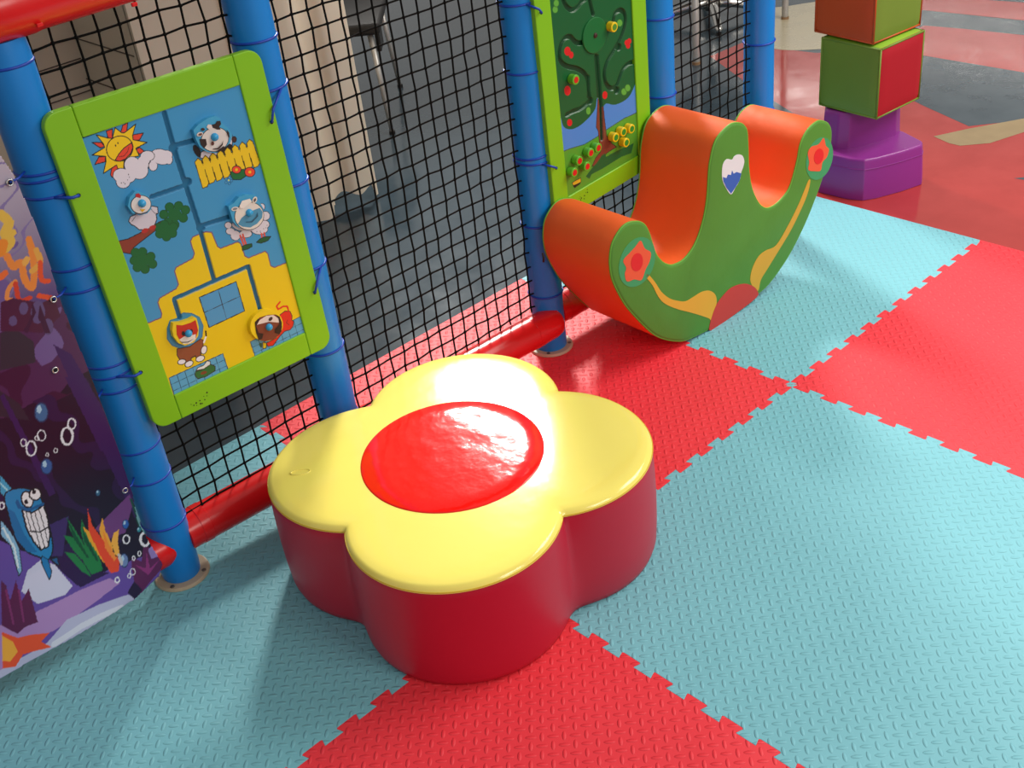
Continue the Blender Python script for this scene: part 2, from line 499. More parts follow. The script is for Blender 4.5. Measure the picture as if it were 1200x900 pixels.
g = 'red padded bottom rails of the net fence'
rail(-2.3, poles[0]+.002, .70, .645, .098, .045, 'red padded bottom rail poking out under the ocean banner at far left', g)
rail(poles[0]+.034, poles[1]+.0, .655, .625, .098, .0455, 'red padded bottom rail left of the flower seat under the animal panel', g)
rail(poles[1]+.034, poles[2]+.005, .655, .617, .098, .0455, 'red padded bottom rail ending at the pole between flower seat and rocker', g)
rail(poles[2]+.034, poles[3]+.0, .66, .64, .098, .0445, 'red padded bottom rail mostly hidden behind the rocker', g)
rail(poles[3]+.034, poles[4]+.0, .66, .64, .098, .0445, 'red padded bottom rail behind the right arm of the rocker', g)
t = thing('padded_rail', 'red padded top rail crossing the upper left corner of the photo', 'padded rail', (-1.45, .63, 1.29))
bm = bmesh.new()
xs = [-2.3, -1.9, -1.56, -1.52, -1.51, -1.40, -1.385, -1.2, -.9, .1, .84]
tube(bm, [(x_, .635, 1.292) for x_ in xs], [.056, .057, .057, .0575, .0595, .0595, .057, .056, .0565, .056, .056], 32)
smooth_angle(obj('padding', bm, M['red_vinyl'], t))
for px in ((46, 29), (157, 5)):
    c = at_y(px[0], px[1], .585)
    bm = bmesh.new(); box(bm, (c.x, .584, c.z), (.011, .006, .007)); bevel(obj('clip', bm, M['red_vinyl'], t), .0015)


def net(x0, x1, z0, z1, label, px0, pz0, P=.0428, Pz=.0423):
    """square mesh net; px0/pz0 = phase of the strings"""
    xs = [px0+P*i for i in range(-60, 60) if x0 < px0+P*i < x1]; zs = [pz0+Pz*i for i in range(-60, 60) if z0 < pz0+Pz*i < z1]
    nodes = {}
    for i, x in enumerate(xs):
        for j, z in enumerate(zs):
            nodes[i, j] = Vector((x+random.uniform(-.0022, .0022), YP+random.uniform(-.002, .002), z+random.uniform(-.0018, .0018)))
    bm = bmesh.new(); r = .0024
    for i in range(len(xs)):
        line = [Vector((xs[i], YP, z0))]+[nodes[i, j] for j in range(len(zs))]+[Vector((xs[i], YP, z1))]
        tube(bm, line, r, 5)
    for j in range(len(zs)):
        line = [Vector((x0, YP, zs[j]-.004))]+[nodes[i, j] for i in range(len(xs))]+[Vector((x1, YP, zs[j]-.004))]
        tube(bm, line, r, 5)
    for n_ in nodes.values():
        bmesh.ops.create_icosphere(bm, subdivisions=1, radius=.0046, matrix=Matrix.Translation(n_))
    o = obj('safety_net', bm, M['net'], origin=((x0+x1)/2, YP, z0), smooth=True)
    tag(o, label, 'net', 'black square mesh nets between the poles')


net(poles[0]+.036, poles[1]-.036, .139, 1.24, 'black mesh net behind the animal panel', -1.363, .228)
net(poles[1]+.036, poles[2]-.036, .139, 1.24, 'black mesh net stretched clear above the bottom rail in the photo middle', -.6204, .9075, .0405, .0419)
net(poles[2]+.036, poles[3]-.036, .14, 1.24, 'black mesh net behind the tree panel and rocker', -.02, .36, .041, .040)
net(poles[3]+.036, poles[4]-.034, .14, 1.24, 'black mesh net above the rocker at the right end', .466, .737, .0435, .0358)


# ------------------------------------------------------------------ painting on a fine relief grid
class Canvas:
    def __init__(s, x0, x1, z0, z1, cell, bg):
        s.x = np.arange(x0, x1+cell*.5, cell); s.z = np.arange(z0, z1+cell*.5, cell)
        s.X, s.Z = np.meshgrid(s.x, s.z); s.col = np.empty(s.X.shape+(3,)); s.col[:] = lin(bg); s.h = np.zeros(s.X.shape); s.keep = np.ones(s.X.shape, bool)

    def inside(s, P):
        P = np.asarray(P, float); ins = np.zeros(s.X.shape, bool)
        i0 = np.searchsorted(s.x, P[:, 0].min()); i1 = np.searchsorted(s.x, P[:, 0].max()); j0 = np.searchsorted(s.z, P[:, 1].min()); j1 = np.searchsorted(s.z, P[:, 1].max())
        X = s.X[j0:j1, i0:i1]; Z = s.Z[j0:j1, i0:i1]; r = np.zeros(X.shape, bool)
        if X.size == 0: return ins
        for k in range(len(P)):
            xa, za = P[k-1]; xb, zb = P[k]
            if za == zb: continue
            r ^= ((Z < za) != (Z < zb)) & (X < (xb-xa)*(Z-za)/(zb-za)+xa)
        ins[j0:j1, i0:i1] = r
        return ins

    def dist(s, P, closed=False):
        P = [np.asarray(p, float) for p in P]; d = np.full(s.X.shape, 9.)
        L = len(P)
        for k in range(L if closed else L-1):
            a, b = P[k], P[(k+1) % L]; v = b-a; t = np.clip(((s.X-a[0])*v[0]+(s.Z-a[1])*v[1])/max(v@v, 1e-12), 0, 1)
            d = np.minimum(d, np.hypot(s.X-a[0]-t*v[0], s.Z-a[1]-t*v[1]))
        return d

    def paint(s, m, c): s.col[m] = lin(c) if isinstance(c, str) else c

    def poly(s, P, c, line=None, lw=.0009):
        if c is not None: s.paint(s.inside(P), c)
        if line: s.paint(s.dist(P, True) < lw, line)

    def stroke(s, P, wd, c, closed=False): s.paint(s.dist(P, closed) < wd/2, c)

    def ell(s, c, a, b, col, rot=0, line=None, lw=.0009):
        u = (s.X-c[0])*math.cos(rot)+(s.Z-c[1])*math.sin(rot); v = -(s.X-c[0])*math.sin(rot)+(s.Z-c[1])*math.cos(rot)
        q = np.sqrt((u/a)**2+(v/b)**2)
        if col is not None: s.paint(q < 1, col)
        if line: s.paint(np.abs(q-1) < lw/min(a, b), line)

    def groove(s, P, wd, depth, col, closed=False):
        d = s.dist(P, closed); m = d < wd/2; s.h[m] = -depth; s.paint(m, col)

    def build(s, name, y, m, parent, thick=.003, yf=None):
        nz, nx = s.X.shape; Y = y-s.h+(yf(s.X, s.Z) if yf else 0)
        og = np.array(parent['_o']) if parent is not None else np.zeros(3)
        V = np.stack([s.X, Y, s.Z], -1).reshape(-1, 3)-og
        idx = np.arange(nz*nx).reshape(nz, nx)
        k = s.keep[:-1, :-1] & s.keep[1:, :-1] & s.keep[:-1, 1:] & s.keep[1:, 1:]
        q = np.stack([idx[:-1, :-1], idx[:-1, 1:], idx[1:, 1:], idx[1:, :-1]], -1)[k]
        used = np.unique(q); remap = np.full(nz*nx, -1); remap[used] = np.arange(len(used)); V = V[used]; q = remap[q]; C = s.col.reshape(-1, 3)[used]
        me = bpy.data.meshes.new(name); me.vertices.add(len(V)); me.vertices.foreach_set('co', V.ravel())
        me.loops.add(q.size); me.loops.foreach_set('vertex_index', q.ravel().astype(np.int32))
        me.polygons.add(len(q)); me.polygons.foreach_set('loop_start', np.arange(0, q.size, 4, dtype=np.int32))
        me.update(calc_edges=True); me.validate()
        ca = me.color_attributes.new('paint', 'FLOAT_COLOR', 'POINT'); ca.data.foreach_set('color', np.c_[C, np.ones(len(C))].astype(np.float32).ravel())
        me.materials.append(m)
        o = bpy.data.objects.new(name, me); COL.objects.link(o)
        if parent is not None: o.parent = parent
        o['_o'] = tuple(float(v) for v in og)
        return o


def XZ(px, y): return [(q.x, q.z) for q in (at_y(a, b, y) for a, b in px)]


def XZ1(px, y): return XZ([px], y)[0]


def shrink(P, k):
    c = np.mean(P, 0); return [tuple(c+(np.array(p)-c)*k) for p in P]


def panel_frame(t, xl, xr, zb, zt, quad, holes, seed, dots, YB, rwid=.060):
    """lime frame of two stiles and two rails, set to its four measured corners"""
    TL, TR, BR, BL = quad
    def W(x, z, y):
        u, v = (x-xl)/(xr-xl), (z-zb)/(zt-zb); f = lambda k: (1-v)*((1-u)*BL[k]+u*BR[k])+v*((1-u)*TL[k]+u*TR[k])
        return Vector((f(0), y, f(1)))
    wd = rwid; R = .03; th = .016
    def corner(x, z, a0): return [(x+R*math.cos(a), z+R*math.sin(a)) for a in np.linspace(a0, a0+PI/2, 8)]
    left = corner(xl+R, zt-R, PI/2)+corner(xl+R, zb+R, PI)+[(xl+wd, zb), (xl+wd, zt)]
    right = [(xr-wd, zt), (xr-wd, zb)]+corner(xr-R, zb+R, -PI/2)+corner(xr-R, zt-R, 0)
    g = .0006
    for P in (left, right, [(xl+wd+g, zt), (xl+wd+g, zt-wd), (xr-wd-g, zt-wd), (xr-wd-g, zt)], [(xl+wd+g, zb+wd), (xl+wd+g, zb), (xr-wd-g, zb), (xr-wd-g, zb+wd)]):
        bm = bmesh.new(); prism(bm, [W(x, z, YB) for x, z in P], (0, th, 0))
        bevel(obj('frame_stile' if P in (left, right) else 'frame_rail', bm, M['lime'], t), .0025, 3, 50)
    bm = bmesh.new(); prism(bm, [W(x, z, YB+.013) for x, z in ((xl+wd-.012, zb+wd-.012), (xr-wd+.012, zb+wd-.012), (xr-wd+.012, zt-wd+.012), (xl+wd-.012, zt-wd+.012))], (0, .006, 0))
    obj('backing_board', bm, flat('#2f6c96'), t)
    for hx in holes:
        c = at_y(hx[0], hx[1], YB); bm = bmesh.new(); disc(bm, (c.x, YB+.0002, c.z), (0, -1, 0), .0042, .0042, .0006, 14); obj('tie_hole', bm, M['rope_hole'], t)
    bm = bmesh.new()
    for (px, py, r) in dots:
        c = at_y(px, py, YB); disc(bm, (c.x, YB+.0001, c.z), (0, -1, 0), r, r, .0004, 10)
    obj('printed_dots', bm, flat('#22330c'), t)
    return W


def puck(t, name, outline_px, y0, th, side, layers, label=None):
    """raised token: outline on the plane y0-th, side colour, thin printed layers on its face (px polygons)"""
    yf = y0-th
    P = XZ(outline_px, yf)
    bm = bmesh.new(); prism(bm, [Vector((x, yf, z)) for x, z in P], (0, th, 0))
    mats = [flat(side)]
    for q, (pts, col) in enumerate(layers):
        L = XZ(pts, yf); d = .0003*(q+1)
        m = flat(col)
        if m not in mats: mats.append(m)
        n0 = len(bm.faces)
        vs = [bm.verts.new((x, yf-d, z)) for x, z in L]
        f = bm.faces.new(vs); f.material_index = mats.index(m); f.normal_update()
        if f.normal.y > 0: f.normal_flip()
    o = obj(name, bm, mats, t)
    return o


def knob(par, px, y, r=.008):
    c = at_y(px[0], px[1], y); bm = bmesh.new()
    disc(bm, (c.x, y+.006, c.z), (0, -1, 0), r*.6, r*.7, .006, 16)
    bmesh.ops.create_uvsphere(bm, u_segments=16, v_segments=10, radius=r, matrix=Matrix.Translation((c.x, y-.002, c.z)))
    return obj('knob', bm, M['knob'], par, smooth=True)


def epx(cx, cy, a, b, rot=0, n=28):
    return [(cx+a*math.cos(t)*math.cos(rot)-b*math.sin(t)*math.sin(rot), cy+a*math.cos(t)*math.sin(rot)+b*math.sin(t)*math.cos(rot)) for t in np.linspace(0, 2*PI, n, endpoint=False)]


YB1 = .586      # front of the panel frames
YF1 = YB1+.004  # printed face
t1 = thing('activity_panel', 'lime framed play panel with farm animals, sun and maze grooves', 'play panel', (-1.22, YB1, .4))
A1 = lambda L: XZ(zm(100, 130, 9.473, L), YF1)
B1 = lambda L: XZ(zm(210, 125, 9.0, L), YF1)
C1 = lambda L: XZ(zm(130, 210, 7.5, L), YF1)
D1 = lambda L: XZ(zm(240, 215, 10, L), YF1)
E1 = lambda L: XZ(zm(180, 350, 7.83, L), YF1)
F1 = lambda L: XZ(zm(270, 340, 10, L), YF1)
G1 = lambda L: XZ(zm(130, 250, 3.6, L), YF1)
H1 = lambda L: XZ(zm(90, 50, 3.748, L), YF1)
cv = Canvas(-1.408, -1.026, .455, 1.045, .0008, '#3f93c6')
K = '#1d1a22'
# yellow house with stepped gable
ye = G1([(150, 466), (212, 440), (214, 425), (198, 375), (205, 358), (275, 318), (285, 300), (268, 245), (275, 228), (345, 190), (352, 170), (335, 118), (345, 100), (362, 92), (400, 78), (425, 80), (450, 140), (462, 148), (535, 120), (548, 128), (565, 180), (580, 188), (650, 160), (662, 170), (675, 222), (690, 228), (760, 200), (860, 540), (860, 640), (240, 860), (200, 700)])
cv.poly(ye, '#e6c511', '#7a4a70', .0012)
cv.poly(G1([(372, 355), (528, 288), (564, 412), (414, 482)]), '#4a97c9', K, .001)
cv.stroke(G1([(452, 322), (488, 446)]), .0013, K); cv.stroke(G1([(396, 418), (545, 350)]), .0013, K)


def tiles(q, nx, ny):
    q = [np.array(p) for p in q]
    cv.poly(q, '#55a4cf', '#14506f', .001)
    for i in range(1, nx):
        a = q[0]+(q[1]-q[0])*i/nx; b = q[3]+(q[2]-q[3])*i/nx; cv.stroke([a, b], .0012, '#14506f')
    for j in range(1, ny):
        a = q[0]+(q[3]-q[0])*j/ny; b = q[1]+(q[2]-q[1])*j/ny; cv.stroke([a, b], .0012, '#14506f')


tiles(G1([(245, 695), (472, 592), (497, 668), (270, 778)]), 7, 3)
tiles(G1([(588, 542), (800, 435), (822, 515), (612, 615)]), 7, 3)
# sun, clouds
cs = np.array(A1([(382, 418)])[0])
rays = [(120, 265), (245, 300), (300, 305), (330, 185), (400, 240), (430, 245), (560, 145), (525, 270), (530, 320), (685, 350), (560, 415), (600, 500), (480, 520), (430, 560), (425, 640), (360, 640), (345, 600), (200, 695), (230, 560), (225, 505), (75, 490), (215, 405), (205, 370)]
red_rays = [[(230, 225), (300, 200), (300, 310), (255, 310)], [(415, 160), (470, 130), (460, 235), (390, 250)], [(525, 265), (645, 245), (600, 325), (530, 325)], [(560, 430), (600, 405), (660, 450), (600, 480)],
            [(290, 640), (345, 595), (370, 650), (300, 740), (280, 710)], [(105, 595), (150, 510), (225, 505), (220, 565)], [(75, 350), (180, 350), (215, 395), (165, 410)]]
for r in red_rays: cv.poly(A1(r), '#e2452f', K)
cv.poly(A1(rays), '#efc81a', K)
face = A1(epx(382, 418, 150, 138, -.5)); cv.poly(face, '#efc81a', K)
cv.poly(A1([(330, 550), (370, 480), (430, 410), (515, 352), (530, 400), (505, 470), (450, 530), (385, 560)]), '#e2452f', K)
cv.stroke(A1([(370, 510), (430, 500), (470, 450), (485, 400)]), .001, K)
for e in ((335, 385), (362, 358)): cv.ell(A1([e])[0], .0012, .0022, K)
cl = [(905, 490, 60, 50), (820, 480, 90, 55), (760, 520, 60, 50), (930, 540, 36, 50), (860, 545, 90, 48), (752, 610, 46, 52)]
cl2 = [(690, 500, 75, 55), (650, 550, 65, 50), (520, 600, 85, 90), (600, 660, 95, 95), (400, 715, 90, 75), (420, 790, 75, 65), (480, 720, 80, 75), (640, 600, 60, 60)]
for c in (cl, cl2):
    for a in c: cv.poly(A1(epx(a[0], a[1], a[2]+7, a[3]+7)), K)
    for a in c: cv.poly(A1(epx(*a)), '#dcd6e2')
for d in [(400, 800), (425, 795), (440, 808), (470, 765), (490, 735), (480, 705)]: cv.ell(A1([d])[0], .0008, .0012, K)
# cow body + fence
cv.poly(B1(epx(190, 470, 30, 70, -.5)), '#1b1517', K)
cv.poly(B1([(230, 480), (560, 300), (560, 420), (300, 560), (220, 540)]), '#d9d2dc', K)
cv.poly(B1(epx(500, 440, 70, 50, -.3)), '#1b1517'); cv.poly(B1(epx(580, 345, 24, 30)), '#4a2a22', K)
for i in range(8):
    x0 = 165+i*78; y0 = 565-i*28.5
    x1 = x0+78
    P = [(x0, y0+20), (x0+32, y0-22), (x0+68, y0+5), (x0+150, y0+235), (x0+130, y0+280), (x0+82, y0+295)] if i == 0 else [(x0, y0+20), (x0+30, y0-22), (x0+66, y0+5), (x0+142, y0+225), (x0+120, y0+262), (x0+75, y0+280)]
    cv.poly(B1(P), '#e8c21c', '#4d3d08')
cv.poly(B1([(195, 620), (790, 400), (815, 520), (240, 740)]), '#e8c21c')
for i in range(7):
    x0 = 270+i*78; y0 = 665-i*29
    cv.stroke(B1([(x0, y0), (x0+20, y0+75)]), .0018, '#3a2d06'); cv.stroke(B1([(x0-30, y0-100), (x0-18, y0-50)]), .0014, '#3a2d06')
cv.poly(B1([(540, 690), (600, 670), (680, 660), (720, 720), (650, 770), (570, 770), (545, 730)]), '#1c6b34', K)
for c_ in ((605, 665, 48, 40), (745, 690, 55, 50)): cv.poly(B1(epx(*c_)), '#e8472a', K); cv.poly(B1(epx(c_[0], c_[1], 15, 15)), '#e8c21c')
for k in range(5): cv.ell(B1([(520+32*math.cos(k*1.256), 780+32*math.sin(k*1.256))])[0], .0028, .0028, '#4a97c9', 0, '#1a4f78', .0006)
cv.ell(B1([(523, 775)])[0], .0018, .0018, '#e8e21c')
# branch, bird body, leaves
cv.poly(C1([(40, 550), (150, 525), (260, 470), (380, 400), (450, 365), (460, 400), (380, 460), (250, 560), (195, 605), (195, 660), (80, 640)]), '#8a3a2c', K)
for cx, cy, pp in ((285, 715, [(215, 645), (278, 640), (350, 680), (365, 745), (300, 790), (232, 775), (205, 715), (285, 715)]), (550, 310, [(515, 245), (595, 235), (655, 270), (635, 340), (560, 400), (500, 380), (465, 310), (560, 320)]), (490, 465, [(425, 425), (430, 480), (488, 505), (540, 475), (550, 420), (490, 440), (470, 400)])):
    for a in pp: cv.poly(C1(epx(a[0], a[1], 42, 42)), '#0f4a22')
    for a in pp: cv.poly(C1(epx(a[0], a[1], 36, 36)), '#156332')
    cv.poly(C1(epx(np.mean([a[0] for a in pp]), np.mean([a[1] for a in pp]), 62, 55)), '#156332')
cv.poly(C1([(190, 320), (240, 300), (330, 270), (360, 235), (410, 245), (415, 300), (395, 310), (405, 350), (380, 410), (320, 440), (250, 445), (205, 410), (180, 400), (155, 370), (170, 330)]), '#cfc9d6', K)
cv.stroke(C1([(185, 370), (215, 330)]), .001, K); cv.stroke(C1([(350, 260), (385, 300), (415, 300)]), .001, K)
for a in ((300, 452), (365, 425)): cv.poly(C1(epx(a[0], a[1], 32, 20, -.4)), '#b3302c')
# sheep body
for grp in ([(275, 490, 38, 36), (300, 560, 50, 36), (360, 610, 55, 55), (480, 590, 70, 42), (640, 540, 95, 55), (700, 480, 55, 45), (710, 380, 50, 50), (670, 275, 32, 38), (500, 480, 180, 80)],):
    for a in grp: cv.poly(D1(epx(a[0], a[1], a[2]+7, a[3]+7)), K)
    for a in grp: cv.poly(D1(epx(*a)), '#d6d0dc')
for l in ([(415, 610), (455, 715)], [(445, 600), (480, 705)], [(665, 590), (670, 630)], [(695, 580), (705, 625)]): cv.stroke(D1(l), .0042, '#d8533f')
for gpts in ([(435, 740), (470, 720), (550, 705), (555, 740), (500, 770), (440, 785)], [(605, 690), (640, 655), (700, 625), (775, 620), (740, 670), (660, 700)]): cv.poly(D1(gpts), '#17562c', K)
for d in [(610, 565), (650, 560), (690, 530), (715, 520), (730, 490), (655, 575)]: cv.ell(D1([d])[0], .0009, .001, K)
# cat halo and body
cv.poly(E1([(150, 200), (215, 180), (270, 130), (350, 135), (420, 170), (455, 250), (445, 350), (400, 400), (330, 440), (240, 455), (170, 430), (125, 370), (125, 270)]), '#3a8ab8', '#2c7090')
cv.poly(E1([(215, 460), (330, 440), (430, 370), (455, 380), (455, 440), (430, 500), (440, 540), (390, 550), (385, 525), (345, 545), (345, 590), (300, 590), (290, 560), (240, 560), (215, 520)]), '#8e4a30', K)
for a in ((258, 580, 38, 24, -.2), (325, 598, 40, 26, -.5), (428, 550, 42, 26, -.4), (462, 470, 26, 40, .3)): cv.poly(E1(epx(*a)), '#e9e4ea', K)
cv.stroke(E1([(462, 400), (480, 350)]), .0042, '#e9e4ea'); cv.stroke(E1([(483, 340), (478, 300)]), .0036, '#1b1517')
cv.poly(E1([(385, 670), (450, 650), (520, 600), (565, 620), (565, 660), (480, 715), (405, 735), (380, 705)]), '#1f6b36', K)
cv.poly(E1([(390, 660), (405, 635), (460, 610), (490, 570), (520, 575), (520, 605), (460, 645)]), '#dfe3e2', K)
cv.poly(E1(epx(460, 680, 30, 14, -.3)), '#7a3a22')
# dog body
cv.poly(F1([(580, 290), (640, 245), (700, 250), (722, 300), (720, 350), (745, 370), (735, 420), (700, 465), (640, 480), (580, 540), (500, 650), (440, 660), (420, 620), (540, 560)]), '#d92a1d', K)
cv.stroke(F1([(580, 140), (540, 190), (560, 225), (620, 190), (665, 190), (680, 240)]), .0042, '#d92a1d')
cv.poly(F1([(380, 610), (425, 620), (420, 680), (380, 685)]), '#d9c21c', K); cv.poly(F1([(335, 610), (375, 625), (370, 680), (340, 650)]), '#1f5b36')
cv.stroke(F1([(670, 350), (655, 380), (690, 410)]), .001, K)
# grooves of the maze (routed channels)
GW = .0105; GD = .0055; GC = '#1f6c96'
gr = lambda L: cv.groove(XZ(L, YF1), GW, GD, GC)
H = lambda L: zm(90, 50, 3.748, L)
gr([(192.7, 132.7), (205.5, 179.5), (235, 270), (251.4, 329.5)])
gr(H([(425, 455), (520, 428)])); gr(H([(485, 625), (330, 678)])); gr(H([(540, 808), (680, 762)]))
gr(zm(130, 250, 3.6, [(290, 440), (268, 362), (435, 288), (580, 225), (632, 412)]))
for pp in H([(425, 462), (485, 612), (545, 812)]): cv.groove([XZ1((pp[0]-1, pp[1]), YF1), XZ1((pp[0]+1, pp[1]), YF1)], .017, GD, GC)
dots1 = [(px, py, .0011+.0005*(i % 3)) for i, (px, py) in enumerate(zm(130, 250, 3.6, [(338, 806), (350, 810), (360, 800), (362, 810), (375, 790), (378, 803), (392, 772), (396, 786), (405, 756), (405, 770), (385, 802)]))]
W1 = panel_frame(t1, 0, .455, 0, .695, ((-1.4525, 1.108), (-.994, 1.097), (-.977, .400), (-1.432, .417)), [(92, 229), (165, 436.5), (318.5, 143), (369, 343)], 1, dots1, YB1)
cv.build('printed_board', YF1, M['board_paint'], t1)

# tokens with knobs
th = .011
cow = puck(t1, 'cow_token', zm(210, 125, 9, [(150, 250), (200, 190), (300, 125), (380, 98), (430, 115), (440, 160), (520, 230), (560, 300), (540, 380), (470, 440), (400, 490), (300, 480), (220, 430), (175, 340)]), YF1, th, '#3f9fcb',
    [(zm(210, 125, 9, epx(375, 345, 150, 130, -.3)), K), (zm(210, 125, 9, epx(375, 345, 143, 123, -.3)), '#d8cfca'), (zm(210, 125, 9, [(210, 340), (280, 340), (290, 400), (260, 440), (225, 400)]), '#2a1a18'),
     (zm(210, 125, 9, [(338, 190), (380, 178), (395, 150), (430, 148), (440, 180), (418, 212), (435, 240), (395, 240), (358, 222)]), '#2a1a18'), (zm(210, 125, 9, [(285, 215), (300, 185), (335, 188), (350, 225), (320, 250)]), '#d8cfca'), (zm(210, 125, 9, epx(245, 238, 20, 16)), '#3a221c'), (zm(210, 125, 9, [(495, 240), (520, 270), (528, 330), (505, 300)]), '#2a1a18'), (zm(210, 125, 9, epx(212, 288, 34, 22, -.3)), '#d8cfca'), (zm(210, 125, 9, epx(215, 290, 22, 12, -.3)), '#6a3a2a'),
     (zm(210, 125, 9, epx(345, 385, 15, 22)), '#5a2a22'), (zm(210, 125, 9, [(345, 440), (400, 430), (440, 390), (455, 350), (450, 400), (410, 445), (350, 450)]), '#3a2a28'), (zm(210, 125, 9, [(390, 460), (460, 410), (470, 430), (400, 485)]), '#2a1a18')])
knob(cow, (210+368/9, 125+318/9), YF1-th)
bird = puck(t1, 'hen_token', zm(130, 210, 7.5, [(150, 240), (165, 160), (215, 105), (270, 115), (320, 145), (355, 190), (355, 260), (320, 300), (250, 318), (190, 300)]), YF1, th, '#3f9fcb',
    [(zm(130, 210, 7.5, epx(263, 222, 92, 82, -.2)), K), (zm(130, 210, 7.5, epx(263, 222, 86, 77, -.2)), '#dcd6d4'), (zm(130, 210, 7.5, [(215, 130), (240, 122), (262, 140), (258, 165), (215, 155)]), '#b3262a'), (zm(130, 210, 7.5, [(250, 262), (300, 262), (275, 290)]), '#d9a51c'),
     (zm(130, 210, 7.5, [(205, 295), (260, 300), (320, 280), (320, 290), (262, 310), (210, 305)]), '#4a4550')])
knob(bird, (130+268/7.5, 210+210/7.5), YF1-th)
sheep = puck(t1, 'sheep_token', zm(240, 215, 10, [(275, 270), (340, 230), (400, 160), (480, 130), (600, 140), (620, 190), (650, 230), (690, 300), (690, 400), (640, 480), (560, 535), (470, 540), (390, 510), (330, 440), (300, 340)]), YF1, th, '#3f9fcb',
    [(zm(240, 215, 10, epx(520, 380, 175, 165, -.3)), K), (zm(240, 215, 10, epx(520, 380, 168, 158, -.3)), '#ddd5cc'), (zm(240, 215, 10, [(385, 475), (430, 400), (520, 330), (640, 285), (675, 330), (670, 400), (610, 470), (530, 515), (440, 505)]), '#4a8fb3'),
     (zm(240, 215, 10, epx(350, 296, 42, 24, -.2)), '#ddd5cc'), (zm(240, 215, 10, epx(350, 296, 28, 13, -.2)), '#7a7a80'), (zm(240, 215, 10, epx(580, 190, 26, 40, .4)), '#ddd5cc'), (zm(240, 215, 10, epx(580, 192, 13, 24, .4)), '#555058'),
     (zm(240, 215, 10, [(400, 260), (430, 200), (520, 175), (545, 210), (500, 240), (450, 285), (410, 290)]), '#e6dfd8'), (zm(240, 215, 10, [(470, 445), (540, 440), (600, 380), (610, 330), (618, 380), (550, 450), (475, 453)]), '#24506a')])
knob(sheep, (240+515/10, 215+340/10), YF1-th)
cat = puck(t1, 'cat_token', zm(180, 350, 7.83, [(180, 225), (250, 220), (330, 195), (375, 170), (395, 180), (415, 260), (410, 340), (370, 400), (290, 430), (230, 410), (185, 350), (172, 290)]), YF1, th, '#e8c81c',
    [(zm(180, 350, 7.83, [(207, 240), (260, 245), (340, 220), (385, 195), (408, 290), (385, 370), (310, 415), (250, 400), (212, 330)]), '#c22a1c'), (zm(180, 350, 7.83, [(235, 375), (280, 345), (330, 340), (385, 325), (385, 370), (330, 410), (270, 415)]), '#e6ddd6'),
     (zm(180, 350, 7.83, epx(270, 318, 13, 22)), '#1d1a22'), (zm(180, 350, 7.83, epx(345, 298, 13, 20)), '#1d1a22'), (zm(180, 350, 7.83, [(250, 395), (310, 393), (370, 365), (315, 400), (255, 402)]), '#3a2a28')])
knob(cat, (180+315/7.83, 350+316/7.83), YF1-th)
dog = puck(t1, 'dog_token', zm(270, 340, 10, epx(425, 415, 195, 180, -.5)), YF1, th, '#eccb16',
    [(zm(270, 340, 10, [(290, 370), (340, 320), (440, 290), (530, 285), (590, 340), (605, 430), (580, 520), (500, 580), (400, 600), (330, 580), (295, 470)]), '#7a3a28'), (zm(270, 340, 10, [(310, 405), (340, 350), (420, 300), (500, 290), (560, 330), (570, 380), (450, 370)]), '#e3d2ca'),
     (zm(270, 340, 10, [(285, 380), (320, 335), (345, 340), (300, 420), (330, 500), (385, 510), (370, 570), (330, 585), (300, 500)]), '#231412'), (zm(270, 340, 10, [(530, 285), (575, 310), (600, 380), (595, 480), (570, 515), (520, 500), (515, 460), (570, 400), (565, 340)]), '#231412'),
     (zm(270, 340, 10, epx(468, 335, 28, 18, -.8)), '#3a2220')])
knob(dog, (270+447/10, 340+430/10), YF1-th)

# ---- tree panel
YB2 = .590; YF2 = YB2+.004
t2 = thing('activity_panel', 'lime framed play panel with a dark green apple tree and round beads', 'play panel', (-.02, YB2, .4))
P2 = lambda L: XZ(zm(580, 0, 3.75, L), YF2)
Q2 = lambda L: XZ(zm(630, 110, 6.92, L), YF2)
R2 = lambda L: XZ(zm(620, 0, 8, L), YF2)
cv = Canvas(-.195, .128, .455, 1.05, .0009, '#4a86cf')
DG = '#0d5a2a'
cv.poly(Q2([(200, 470), (260, 445), (380, 410), (480, 350), (560, 290), (700, 200), (820, 145), (900, 100), (900, 900), (200, 900)]), '#57992a', '#3d5a50', .0012)
cv.poly(Q2([(440, 590), (470, 520), (510, 470), (490, 300), (475, 270), (485, 100), (490, -20), (525, -20), (540, 180), (560, 340), (600, 400), (640, 430), (560, 480), (520, 560)]), '#7d3f2c', K)
cv.poly(Q2([(390, 670), (450, 590), (480, 560), (520, 500), (545, 480), (555, 510), (630, 470), (690, 440), (780, 400), (760, 480), (680, 510), (600, 560), (520, 610), (440, 650), (420, 690)]), '#19602f')
cv.poly(P2(spline([(230, -200), (640, -200), (625, 300), (615, 370), (585, 430), (530, 460), (490, 455), (470, 470), (450, 430), (440, 480), (400, 530), (350, 565), (305, 560), (285, 500), (230, 300)], 4)), DG)
for L in ([(330, 490), (395, 520)], [(355, 460), (412, 465)]): pass
for (a, b, ra, rb) in ((360, 480, 30, 42), (395, 515, 22, 32)): cv.poly(R2(epx(a, b, ra, rb)), '#d01f1c')
for (a, b) in ((915, 400), (940, 385), (928, 430)): cv.poly(R2(epx(a, b, 20, 26)), '#d01f1c')
cv.poly(R2(epx(360, 850, 30, 46)), '#d01f1c'); cv.poly(R2(epx(712, 885, 22, 30)), '#d01f1c')
cv.poly(Q2(epx(260, 233, 21, 29)), '#d01f1c'); cv.poly(Q2(epx(545, 14, 20, 28)), '#d01f1c')
for (a, b) in ((245, 90), (255, 30), (890, 860), (925, 825), (850, 215)): cv.poly(R2(epx(a, b, 26, 34)), '#5da53a', '#2f6a24')
